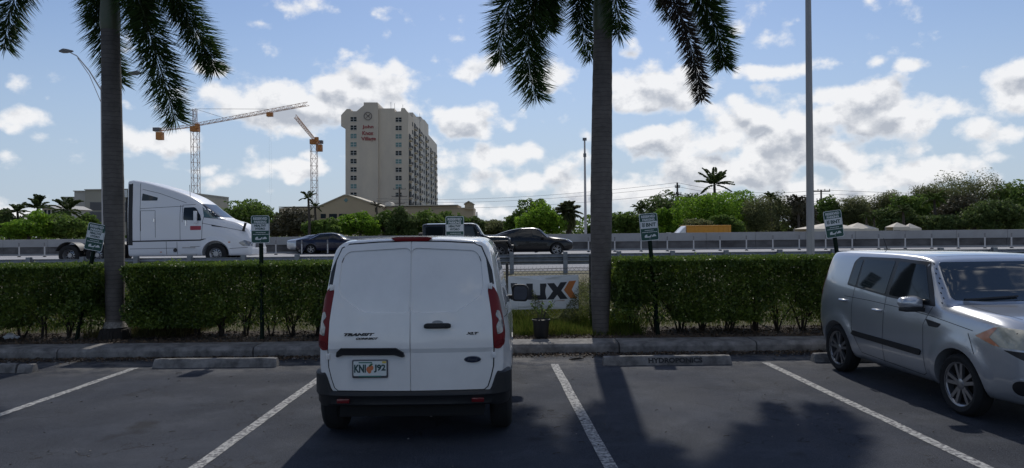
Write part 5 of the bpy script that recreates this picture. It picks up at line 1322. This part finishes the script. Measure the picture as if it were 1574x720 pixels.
# ------------------------------------------------------------------ tower cranes
def lattice(mb, a, b_, w, step, r, tri=False, mi=0):
    a, b_ = Vector(a), Vector(b_); d = (b_-a); L_ = d.length; d.normalize()
    up = Vector((0,0,1)) if abs(d.z) < .8 else Vector((0,1,0)); s = d.cross(up).normalized(); u = s.cross(d)
    cor = [(s*-1+u*-1)*w/2, (s-u)*w/2, (s+u)*w/2, (u-s)*w/2] if not tri else [(s*-1)*w/2, s*w/2, u*w*.9]
    for c_ in cor: mb.tube([a+c_, b_+c_], r, 4, mi=mi)
    n = max(1, int(L_/step)); m_ = len(cor)
    for i in range(n):
        p, q = a+d*(L_*i/n), a+d*(L_*(i+1)/n)
        for k in range(m_):
            c0, c1 = cor[k], cor[(k+1)%m_]
            mb.tube([p+c0, q+c1] if i%2 else [p+c1, q+c0], r*.6, 3, mi=mi); mb.tube([p+c0, p+c1], r*.6, 3, mi=mi)
def crane(base, zt_, tip, ctr, label, apex=6.5):
    root = empty('tower_crane', (base[0], base[1], .3)); tag(root, label, 'crane', 'tower cranes on the skyline')
    b = Vector((base[0], base[1], .3)); P_ = lambda v: Vector(v)-b; H = zt_-.3
    mb = MB(); lattice(mb, (0,0,0), (0,0,H-1.5), 2.2, 2.6, .10); mb.build('mast', crane_white, root, sm=False)
    T = P_(tip); Cn = P_(ctr)
    mb = MB(); lattice(mb, (0,0,H+.4), (T.x,T.y,H+.4), 1.15, 2.0, .075, True); mb.build('jib', mat('jib_paint', (.50,.30,.20), .6), root, sm=False)
    mb = MB(); lattice(mb, (0,0,H+.2), (Cn.x,Cn.y,H+.2), 1.1, 2.0, .08, True); mb.build('counter_jib', crane_yellow, root, sm=False)
    mb = MB(); mb.box((0,0,H-.6), (2.6,2.6,1.8)).box((1.5,-1.5,H+.2), (1.3,1.3,1.6)); mb.build('slewing_unit', crane_yellow, root)
    c1 = Vector((Cn.x,Cn.y,H))*1; c1.z = H-1.6
    mb = MB(); mb.box(c1*1.0, (2.2,2.0,2.8)); mb.build('counterweight', crane_yellow, root); mb = MB(); mb.box(Vector((Cn.x*1.08,Cn.y*1.08,H+.9)), (2.4,2,1.3)); mb.build('winch', crane_grey, root)
    if apex:
        mb = MB(); lattice(mb, (0,0,H+.5), (0,0,H+apex), 1.1, 1.6, .10); mb.build('apex_frame', crane_white, root, sm=False)
        mb = MB()
        for f in (.28,.68): mb.tube([(0,0,H+apex),(T.x*f,T.y*f,H+1.6)], .07, 3)
        mb.tube([(0,0,H+apex),(Cn.x*.9,Cn.y*.9,H+1.2)], .07, 3); mb.build('tie_bar', crane_grey, root, sm=False)
        f = .70; mb = MB(); mb.box((T.x*f,T.y*f,H-.3), (1.8,1.4,1.2)); mb.build('trolley', crane_yellow, root)
        mb = MB(); mb.tube([(T.x*f-.3,T.y*f,H),(T.x*f-.3,T.y*f,14)], .010, 3); mb.tube([(T.x*f+.3,T.y*f,H),(T.x*f+.3,T.y*f,14)], .010, 3).box((T.x*f,T.y*f,5.6), (1,.6,1.0)).tube([(T.x*f,T.y*f,14),(T.x*f,T.y*f,5.8)], .01, 3); mb.build('hoist_rope', crane_grey, root, sm=False)
c0 = PX(300, 196, 260); zc_ = c0.z
ct = PX(473, 163, 260*168/198); cc = PX(246, 203, 270)
crane((c0.x, 260), zc_, (ct.x, ct.y, 0), (cc.x, cc.y, 0), 'orange tower crane with long jib reaching right, above the white truck')
c0 = PX(482.5, 216, 285)
ct = PX(455, 176, 285*144/177); cc = PX(491, 222, 297)
crane((c0.x, 285), c0.z, (ct.x, ct.y, 0), (cc.x, cc.y, 0), 'second tower crane with its short looking jib pointing towards the viewer', apex=0)

# ------------------------------------------------------------------ the apartment tower
def pz(px_, py, Y): v = PX(px_, py, Y); return v.x, v.z
TY = 270.
bw = empty('apartment_tower', (PX(580,330,TY).x, TY+8, .2)); tag(bw, 'tall beige apartment tower with stepped parapet and red lettering', 'apartment tower')
B0 = Vector((PX(580,330,TY).x, TY+8, .2))
def wpoly(pts, Y=TY): return [(x-B0.x, z-B0.z) for x, z in (pz(a, c_, Y) for a, c_ in pts)]
mb = MB()
mb.prism(wpoly([(532,361),(532,198),(525.3,195),(525.3,178),(534,168.5),(539.5,168.5),(541,172),(549,172),(560,163),(560,158.5),(581,158.5),(582,163),(582,361)]), -9.0, 8)
mb.prism(wpoly([(582,361),(582,167),(606,167),(607,172),(616,171.5),(617,166.4),(622,166.4),(626,172.5),(627.5,173),(627.5,361)]), -8.0, 8.2)
mb.build('front_wall', stucco, bw, sm=False)
# the long wing runs straight back
xw = PX(627.5, 200, TY).x-B0.x
def roof_at(Y): return 44.8+(1.2 if int(Y/9)%2 else 0)
mb = MB()
segs = [(0,6,45.2),(6,31,48.0),(31,43,50.3),(43,59,50.9),(59,97,46.4)]
for a, c_, h in segs: mb.box((xw-9, (a+c_)/2, h/2), (17.9 if int(a)%4 else 18.0, c_-a-.02, h))
mb.build('wing_wall', stucco_side, bw, sm=False)
# balcony stacks and window columns in the wing, each with slabs and rails
fh = 3.03
fh = 3.03; z0w = pz(544, 299.7, TY)[1]-.2
cols = [(-3.6,'b'),(4,'w'),(11,'b'),(18,'w'),(26,'b'),(33.5,'w'),(40,'w'),(49,'b'),(58,'w'),(68,'b'),(77,'w'),(86,'b')]
rail_m = mat('railing_dark', (.06,.06,.06), .6)
for cyk, (cy, kk) in enumerate(cols):
    for r_ in range(13):
        z = z0w-1*fh+r_*fh
        if z > (39.5 if cy < 0 else 45.0 if cy < 58 else 41.5): continue
        mb = MB()
        if kk == 'w':
            mb.box((xw+.03, cy, z), (.12, 2.4, 1.5)); wn_o = mb.build('window', window_far, bw, sm=False)
        else:
            mb.box((xw+.03, cy, z+.1), (.12, 5.0, 2.2)); wn_o = mb.build('balcony_void', window_far, bw, sm=False)  # dark flat box, the shade of the balcony recess put in as colour
            mb = MB(); mb.box((xw+.45, cy, z-1.15), (.9, 5.4, .25)); mb.build('balcony_slab', stucco_side, wn_o, sm=False)
            mb = MB(); mb.box((xw+.88, cy, z-.15), (.06, 5.3, .08))
            for k in range(12): mb.box((xw+.88, cy-2.6+k*.47, z-.60), (.05,.12,.9))
            mb.build('railing', rail_m, wn_o, sm=False)
# front windows: two columns, twin sashes with mullions
for ci, pxc in enumerate((544.5, 612.8)):
    for r_ in range(10):
        py = 184.3+r_*12.82; x, z = pz(pxc, py, TY); x -= B0.x; z -= B0.z
        yf = -9.02 if ci == 0 else -8.02
        teal = (ci, r_) in ((0,2),(0,3),(0,8),(1,2),(1,3),(1,5),(1,8))
        mb = MB(); mb.box((x, yf, z), (2.15,.10,1.55)); wo_ = mb.build('window', window_teal if teal else window_far, bw, sm=False)
        mb = MB(); mb.box((x, yf-.07, z), (.16,.06,1.55)).box((x, yf-.07, z), (2.15,.06,.13)).box((x,yf-.07,z-.86), (2.4,.16,.14)); mb.build('mullion', window_frame_mat, wo_, sm=False)
# emblem and letters
x, z = pz(566.5, 179.5, TY); x -= B0.x; z -= B0.z
mb = MB(); mb.lathe([(1.25,-.16),(1.5,-.16),(1.5,.02),(1.25,.02),(1.25,-.16)], 36, 'y')
for a in (.8, 2.36): mb.box((0,-.08,0), (.16,.1,2.2), rot=Matrix.Rotation(a,3,'Y'))
mb.box((0.2,-.1,.1),(.7,.1,.5))
mb.v = [(vx+x, vy-9.05, vz+z) for vx, vy, vz in mb.v]; mb.build('round_emblem', mat('emblem_dark', (.15,.13,.12), .7), bw)
for txt, pxc, py, w_, h_ in (('John', 566.5, 196.5, 17/4.21, 1.5), ('Knox', 566.5, 205.5, 17/4.21, 1.5), ('Village', 567.5, 214.8, 22.5/4.21, 1.75)):
    x, z = pz(pxc, py, TY); place_text(txt, frame((x-B0.x, -9.12, z-B0.z), (1,0,0), (0,0,1)), red_letter, bw, width=w_, height=h_, bold=.006, extr=.05, size=.3)
mb = MB()
for (a, c_) in ((568,154),(594,150),(600,152),(613,154),(640,168)):
    x, z = pz(a, c_, TY); mb.tube([(x-B0.x,2,z-B0.z-6),(x-B0.x,2,z-B0.z)], .08, 4)
mb.build('roof_aerial', crane_grey, bw, sm=False)
# recess shadow gap between the two front bays is real depth; side edge strip of windows on the far left
mb = MB()
for r_ in range(11):
    x, z = pz(532, 205+r_*12.3, TY); mb.box((x-B0.x-.05, -4, z-B0.z), (.2,2.5,2.0))
mb.build('side_window_strip', window_far, bw, sm=False)

# low beige building in front of the tower
LY = 205.
lb0 = Vector((PX(560,330,LY).x, LY, .2)); lowb = empty('low_building', lb0); tag(lowb, 'low beige building with broad gable and diamond vent below the tower', 'building')
def lpoly(pts, Y=LY): return [(x-lb0.x, z-lb0.z) for x, z in (pz(a, c_, Y) for a, c_ in pts)]
mb = MB()
mb.prism(lpoly([(427,362),(427,320),(495,319.5),(495,362)]), 1, 18)
mb.prism(lpoly([(492,362),(492,317),(529.5,300.5),(535,300.5),(590,319),(590,362)]), 0, 17)
mb.prism(lpoly([(590,362),(590,318.5),(703,316.5),(703,319),(727,319),(727,362)]), 1.5, 16); mb.build('wall', beige_wall, lowb, sm=False)
mb = MB()
for (a, c_, d_, e_) in ((427,319,495,318.3),(590,317.4,703,315.8)):
    p_ = lpoly([(a,c_),(a,c_-1.2),(d_,e_-1.2),(d_,e_)]); mb.prism(p_, .8, 17)
p_ = lpoly([(491,317.5),(491,316),(529.5,299.2),(535,299.2),(591,318),(591,319.2),(535,300.6),(529.5,300.6)]); mb.prism(p_, -.4, 17); mb.build('coping', mat('coping', (.5,.45,.36), .8), lowb, sm=False)
mb = MB(); p_ = lpoly([(532,304.5),(528.6,308),(532,311.5),(535.4,308)]); mb.prism(p_, -.1, .05); mb.build('diamond_vent', window_teal, lowb, sm=False)
for (a, w_) in ((497,8),(512,12),(527,12),(680,10),(661,6)):
    mb = MB(); mb.prism(lpoly([(a-w_/2,336),(a+w_/2,336),(a+w_/2,329),(a-w_/2,329)]), -.12 if a < 590 else 1.38, .3 if a < 590 else 1.8); mb.build('window', window_far, lowb, sm=False)
mb = MB(); mb.prism(lpoly([(714,322),(714,313.5),(720,310.5),(727,313.5),(727,322)]), 1.0, 6); mb.build('cupola', beige_wall, lowb, sm=False)
mb = MB(); mb.prism(lpoly([(712.5,314.5),(720,309.8),(728.5,314.5),(728.5,313.3),(720,308.6),(712.5,313.3)]), .6, 6.5); mb.build('cupola_roof', mat('coping', (.5,.45,.36), .8), lowb, sm=False)
mb = MB(); mb.prism(lpoly([(590,322),(590,311.5),(596,309.5),(600,311.5),(600,322)]), 2, 8); mb.build('stair_head', stucco_side, lowb, sm=False)

# warehouse behind the truck
WY = 120.
wb0 = Vector((PX(165,330,WY).x, WY, .2)); wh = empty('warehouse', wb0); tag(wh, 'pale flat roofed warehouse with grey louvres behind the left palm', 'warehouse')
def whp(pts): return [(x-wb0.x, z-wb0.z) for x, z in (pz(a, c_, WY) for a, c_ in pts)]
whm = mat('warehouse_wall', (.36,.34,.28), .9, col2=(.32,.30,.25), scale=.2); whm2 = mat('warehouse_wall_light', (.43,.41,.37), .9)
mb = MB(); mb.prism(whp([(131,362),(131,292.5),(243,291),(243,362)]), 0, 30); mb.build('wall', whm, wh, sm=False)
mb = MB(); mb.prism(whp([(111,362),(111,294.2),(130.8,294.2),(130.8,362)]), .6, 26); mb.prism(whp([(88,362),(88,303),(110.8,303),(110.8,362)]), 1.6, 24); mb.build('side_block', whm2, wh, sm=False)
mb = MB(); mb.prism(whp([(130.6,292.6),(130.6,291.2),(243.3,289.8),(243.3,291.2)]), -.2, 30); mb.prism(whp([(110,294.3),(110,293),(130.5,293),(130.5,294.3)]), .4, 26); mb.prism(whp([(87,303.2),(87,302),(110,302),(110,303.2)]), 1.4, 24); mb.build('parapet', whm2, wh, sm=False)
lou = mat('louvre', (.14,.14,.145), .7)
for (a, c_) in ((139,158),(188,206),(214,232)):
    for (d_, e_) in ((311,323.5),(326,341)):
        mb = MB(); p_ = whp([(a,e_),(c_,e_),(c_,d_),(a,d_)]); mb.prism(p_, -.10, .1)
        za, zb_ = p_[0][1], p_[2][1]
        for k in range(7): mb.box(((p_[0][0]+p_[1][0])/2, -.13, za+(zb_-za)*(k+.5)/7), (abs(p_[1][0]-p_[0][0]), .08, .05))
        mb.build('louvre', lou, wh, sm=False)
mb = MB(); mb.prism(whp([(187.5,303.5),(196.5,303.5),(196.5,292.3),(187.5,292.3)]), -.25, -.02); mb.build('sign_box', sign_white, wh, sm=False)
x, z = pz(189.6, 298, WY); place_text('S', frame((x-wb0.x+.02, -.27, z-wb0.z), (1,0,0), (0,0,1)), mat('sign_dark', (.05,.05,.05), .6), wh, width=.45, height=.75, bold=.02, extr=.01, size=.5)
# far house roof at the left
hb0 = PX(76, 340, 105); hs_ = empty('far_house', (hb0.x, 105, .2)); tag(hs_, 'small far house with pale hip roof between the left palms', 'house')
def hp(pts): return [(x-hb0.x, z-.2) for x, z in (pz(a, c_, 105) for a, c_ in pts)]
mb = MB(); mb.prism(hp([(65,362),(65,320),(87,320),(87,362)]), 0, 8); mb.build('wall', stucco_side, hs_, sm=False)
mb = MB(); mb.prism(hp([(62,321),(75,314.5),(90,321)]), -.6, 8.6); mb.build('roof', mat('roof_pale', (.4,.39,.37), .8), hs_, sm=False)
for a in (70, 76, 82):
    mb = MB(); mb.prism(hp([(a-1.6,330),(a+1.6,330),(a+1.6,323),(a-1.6,323)]), -.06, .1); mb.build('window', window_far, hs_, sm=False)

# white tents
tent_m = mat('tent_fabric', (.62,.56,.47), .8)
for (a, pk, c_, ytop, ybase, lab) in ((1253,1299,1327,341,352,'cream canopy tent roof right behind the leaning BNT sign'),(1318,1342,1364,342,352,'cream canopy tent roof behind two small palms, second from the light pole'),(1392,1405,1418,341.5,349,'cream canopy tent roof among dark shrubs, third from the light pole'),(1416,1425,1438,343,351,'small cream canopy tent roof, furthest right of the tents')):
    Y_ = 68; A_, B_ = PX(a, ybase, Y_), PX(c_, ybase, Y_); T_ = PX(pk, ytop, Y_)
    e = empty('canopy_tent', ((A_.x+B_.x)/2, Y_+3, .3)); tag(e, lab, 'tent', 'canopy tents among the trees')
    cx = (A_.x+B_.x)/2; hw = (B_.x-A_.x)/2; zb_ = A_.z-.3; zt_ = T_.z-.3; dd = min(hw, 3)
    mb = MB(); vs = [(-hw,-dd,zb_),(hw,-dd,zb_),(hw,dd,zb_),(-hw,dd,zb_),(T_.x-cx,0,zt_)]
    mb.add(vs, [(0,1,4),(1,2,4),(2,3,4),(3,0,4)]); mb.box((0,-dd,zb_-.15), (2*hw,.03,.3)).box((0,dd,zb_-.15), (2*hw,.03,.3)); mb.build('canopy', tent_m, e, sm=False)
    for sx in (-1,1):
        for sy in (-1,1): mb = MB(); mb.tube([(sx*(hw-.05),sy*(dd-.05),0),(sx*(hw-.05),sy*(dd-.05),zb_)], .04, 5); mb.build('pole', white_plastic, e)

# ------------------------------------------------------------------ far trees
def tree(px_, top, wpx, bot, Y, m, label, n=5200, nb=16, leaf=.17, seed=0, name='tree', cat='tree', flat=1., open_=0., depth=.8, trunk=True):
    r_ = random.Random(seed+int(px_*7+top)); T_ = PX(px_, top, Y); Bz = PX(px_, bot, Y).z; W = wpx*Y/F
    zb_ = max(.3, min(Bz, T_.z-1)); H = T_.z-zb_; root = empty(name, (T_.x, Y, .3)); tag(root, label, cat, 'trees beyond the highway')
    blobs = []
    for i in range(nb):
        # blobs on the shell of a lumpy dome
        a = r_.uniform(0, 2*math.pi); e = r_.uniform(-.25, 1)**1.0; e = math.asin(max(-1, min(1, e)))
        k = r_.uniform(.45, .80)
        R0 = r_.uniform(.26, .42)*(1 if i > 3 else 1.2)
        c_ = Vector((math.cos(a)*math.cos(e)*k*W/2*1.05, math.sin(a)*math.cos(e)*k*W/2*depth, zb_-.3+H*.42+math.sin(e)*k*H*.62))
        blobs.append((c_, Vector((W*R0*.62, W*R0*.62*depth, min(H*.34, W*.42)*R0*1.9*flat))))
    for i in range(5):
        blobs.append((Vector((r_.uniform(-.38,.38)*W, r_.uniform(-.2,.2)*W, zb_-.3+r_.uniform(.08,.25)*H)), Vector((W*.18, W*.15, H*.17))))
    zmax = max(c_.z+s.z for c_, s in blobs); f = (T_.z-.3-(zb_-.3))/max(.1, zmax-(zb_-.3))
    blobs = [(Vector((c_.x, c_.y, (zb_-.3)+(c_.z-zb_+.3)*f)), Vector((s.x, s.y, s.z*f))) for c_, s in blobs]
    vol = np.array([s.x*s.z for _, s in blobs]); cnt = (vol/vol.sum()*n).astype(int)
    Cs = []; As = []
    for (c_, s), k in zip(blobs, cnt):
        d = unit(rng.normal(size=(k, 3))); rad = rng.uniform(.55 if open_ else .72, 1.06+open_, (k, 1))*(1+.16*np.sin(d[:, :1]*5+c_.x)+.14*np.sin(d[:, 2:]*7+c_.z*2))
        p = d*rad*np.array([s.x, s.y, s.z])+np.array([c_.x, c_.y, c_.z])
        a = unit(np.cross(d, rng.normal(size=(k, 3)))+rng.normal(size=(k, 3))*.45+d*open_*1.5)*leaf*rng.uniform(.6, 1.3, (k, 1)); Cs.append(p); As.append(a)
    C = np.concatenate(Cs); A = np.concatenate(As); k2 = C[:,2] > .1; C, A = C[k2], A[k2]
    quads_mesh('crown', leaf_quads(C, A, np.linalg.norm(A, axis=1)*(.55 if not open_ else .3)), m, root)
    mb = MB(); hz = zb_-.3+H*.35; tr = max(.10, min(.35, W*.035))
    mb.tube([(0,0,0),(r_.uniform(-.1,.1),0,hz*.5),(0,0,max(.5,hz))], [tr*1.2,tr,tr*.8], 7)
    for c_, s in blobs[:9]: mb.tube([(0,0,max(.4,hz*.8)), Vector((c_.x*.4,c_.y*.4,(hz+c_.z)/2)), c_], [tr*.55,tr*.4,tr*.15], 5)
    mb.build('trunk', bark, root)
    return root
def small_palm(px_, pyc, rpx, Y, label, m=leaf_dark, nf=22, up=.5, trunk_r=.14, skirt=False, leaflen=.17, nl=70, droop=.22, group='palms beyond the highway'):
    c_ = PX(px_, pyc, Y); Rr = rpx*Y/F; root = empty('palm_tree', (c_.x, Y, .3)); tag(root, label, 'palm tree', group); zc = c_.z-.3
    mb = MB(); mb.tube([(0,0,0),(.1,0,zc*.5),(0,0,zc)], [trunk_r*1.3,trunk_r,trunk_r*.8], 8).build('trunk', bark, root)
    Q = []
    mb = MB()
    for k in range(nf):
        a = k*2.399+px_; e = up+random.uniform(-.75,.75); l = Rr*random.uniform(.85,1.1); d = np.array([math.cos(a)*math.cos(e), math.sin(a)*math.cos(e)*.9, math.sin(e)])
        p0 = np.array([0,0,zc]); p1 = p0+d*l*.45+np.array([0,0,.12*l]); p2 = p0+d*l*.85+np.array([0,0,-.02*l]); p3 = p0+d*l*1.08+np.array([0,0,-droop*l])
        P, T = bez(p0, p1, p2, p3, 24)
        s = rng.uniform(.12, 1, nl*2); i = np.minimum((s*23).astype(int), 22); base = P[i]; tan = T[i]; side = unit(np.cross(tan, [0,0,1.]))*np.where(rng.uniform(size=(nl*2,1)) < .5, 1, -1)
        dd = unit(side+tan*.7+np.array([0,0,-.45])+rng.normal(size=tan.shape)*.12)
        Q.append(blades(base, dd, Rr*leaflen*2*np.interp(s, [0,.3,.8,1],[.6,1,.8,.5])*.6, np.full(nl*2, max(.045, Rr*.034))))
        mb.tube([Vector(q) for q in P[::6]], [Rr*.012]*4, 3)
    if skirt:
        n = 900; th = rng.uniform(0, 6.28, n); zz = -rng.uniform(0, 1.0, n)*Rr*1.0; b = np.stack([np.cos(th)*Rr*.35, np.sin(th)*Rr*.35, zc+zz+.2*Rr], 1)
        dd = unit(np.stack([np.cos(th)*.3, np.sin(th)*.3, -np.ones(n)], 1)+rng.normal(size=(n,3))*.2); Q.append(blades(b, dd, np.full(n, Rr*.5), np.full(n, Rr*.03)))
    quads_mesh('fronds', np.concatenate(Q), m, root); mb.build('frond_stems', mat('rachis', (.05,.06,.025), .6), root)
    return root
G, M_, D_, O_, B_ = leaf_green, leaf_mid, leaf_dark, leaf_olive, leaf_brownish
TREES = [
 (12,322,62,364,78,D_,'dark leafy tree at the far left edge, behind the small palms'),(45,324,66,365,70,G,'light green bush below the upright palm at the far left'),(98,328,74,366,72,M_,'olive green bush left of the leaning parking sign'),
 (131,330,40,364,82,M_,'small leafy tree against the warehouse corner'),
 (380,305.5,92,362,100,M_,'wide dome shaped dark green tree behind the truck hood'),
 (432,334,40,364,92,B_,'brownish shrub right of the wide dome shaped tree'),(456,321,52,363,84,B_,'dark brownish bushy tree beside the small palm, left of the row'),
 (496,335,48,362,80,M_,'small mid green bush above the navy sedan'),(520,337,46,362,82,G,'small light green bush above the navy sedan, next to the gable'),(553,326,58,362,82,G,'leafy green tree below the gable of the beige building'),(590,325,48,362,84,M_,'leafy green tree below the tower front, third of the row'),
 (618,319,44,362,82,D_,'dark upright leafy tree at the foot of the dark utility pole'),(655,323,52,362,84,M_,'rounded leafy tree below the tower balconies'),(692,325,48,362,86,M_,'leafy tree directly behind the sign over the van roof'),(722,333,44,362,88,D_,'low dark tree at the right end of the beige building'),
 (758,338,50,362,95,O_,'sparse low olive shrub above the black crossover tail'),
 (797,321,36,362,84,M_,'dark green small tree at the left of the bright centre tree'),(816,306,44,350,88,M_,'tree top behind the bright centre tree'),(830,310,66,362,78,G,'bright green round tree above the black crossover car'),(912,344,24,362,90,M_,'small low bush left of the middle palm trunk'),
 (962,326,60,362,84,M_,'mid green rounded tree between the middle palm and BNT sign'),
 (1012,303,58,360,102,D_,'dark tree behind the first BNT sign'),(1062,293,100,350,108,D_,'broad dark tree crown behind the grey utility pole'),(1030,320,40,362,84,G,'narrow bright green tree left of the grey utility pole'),
 (1085,299,96,361,82,G,'big bright green tree below the tall coconut palm'),(1142,291,72,361,88,G,'tall bright green tree right of the coconut palm'),(1072,336,46,360,72,O_,'low grey green shrub in front of the big bright tree'),(1117,330,40,361,74,M_,'dark green bush above the orange truck box'),
 (1163,304,52,361,80,O_,'grey olive tree right of the orange truck box'),(1196,296,56,361,84,O_,'taller grey olive tree left of the light pole'),(1230,300,44,361,84,B_,'brownish green tree touching the light pole on its left'),
 (1272,303,44,358,92,M_,'leafy tree behind the wooden utility pole'),(1308,304,60,356,92,O_,'feathery pale olive tree above the first tent'),(1352,293,62,355,94,O_,'tall feathery grey tree above the second tent'),
 (1380,318,56,355,78,D_,'dark bush between the second and third tents'),(1404,300,60,355,90,M_,'mid green tree left of the tall right hand grove'),(1440,281,74,354,92,O_,'tall feathery tree at the left end of the right hand grove'),
 (1496,266,104,354,94,O_,'tallest feathery olive tree of the right hand grove'),(1478,300,70,354,80,B_,'yellowish green tree in front of the tallest right hand tree'),(1560,277,80,354,92,M_,'large leafy tree at the right edge of the photo'),(1530,308,80,354,76,D_,'very dark dense bush at right, above the silver hatchback roof'),
 (1448,330,60,355,76,D_,'dark low bush right of the tents')]
for k, (a, b1, w_, bt_, Y_, m_, lab) in enumerate(TREES):
    feather = m_ in (O_,)
    tree(a, b1, w_*1.12, bt_, Y_, m_, lab, n=int((2600+w_*62)*(1.7 if feather else 1.15)), nb=11 if w_ < 50 else 17, leaf=(.15 if Y_ < 90 else .19)*(.85 if feather else 1), seed=k, open_=.10 if feather else 0., cat='bush' if ('bush' in lab or 'shrub' in lab) else 'tree', name='bush' if ('bush' in lab or 'shrub' in lab) else 'tree')
small_palm(58, 321, 24, 76, 'bushy palm with upright fronds left of the warehouse', D_, up=.8)
small_palm(104, 325, 27, 76, 'bushy palm before the lighter warehouse block', D_, up=.5)
small_palm(27, 326, 21, 78, 'low dark palm near the far left edge', D_, up=.5)
small_palm(474, 305, 16, 78, 'slim palm in front of the second crane mast', D_, up=.3, nf=13)
small_palm(484, 318, 12, 80, 'short palm right of the slim crane palm', D_, up=.2, nf=11)
small_palm(579, 318, 12, 110, 'small palm against the foot of the tower', B_, up=.3, nf=11)
small_palm(873, 328, 22, 80, 'shaggy grey fan palm right of the bright centre tree', O_, up=.5, nf=40, skirt=True, leaflen=.3, trunk_r=.3)
small_palm(985, 321, 15, 92, 'dark palm crown showing above the first BNT sign', D_, up=.4)
small_palm(1098, 284, 31, 93, 'tall dark coconut palm above the bright green trees', D_, up=.35, nf=19, trunk_r=.2, leaflen=.15, droop=.12)
small_palm(1184, 305, 14, 82, 'fan palm between grey olive trees, left of the light pole', D_, up=.5, nf=22)
small_palm(1226, 312, 15, 78, 'brownish fan palm just left of the light pole', B_, up=.5, nf=24, skirt=True)
small_palm(1331, 332, 10, 71, 'small palm in front of the second tent, left one of the pair', D_, up=.2, nf=12, trunk_r=.1)
small_palm(1343, 334, 9, 71, 'small palm in front of the second tent, right one of the pair', D_, up=.2, nf=12, trunk_r=.1)
small_palm(1436, 308, 22, 78, 'arching palm in front of the right hand grove', M_, up=.5)
small_palm(1388, 326, 16, 74, 'dark bushy palm left of the third tent', D_, up=.4)
# far wood along the horizon
n = 26000; X = rng.uniform(-420, 420, n); Hh = 5.5+2.0*np.sin(X*.05)+1.2*np.sin(X*.17+1)+.9*np.sin(X*.4); Z = .3+rng.uniform(0, 1, n)*Hh; Y = 330+rng.uniform(-8, 8, n)
C = np.stack([X, Y, Z], 1); A = unit(rng.normal(size=(n,3)))*rng.uniform(.5,1.1,(n,1))
tag(quads_mesh('far_woodland', leaf_quads(C, A, np.linalg.norm(A,axis=1)*.6), leaf_mid), kind='stuff')
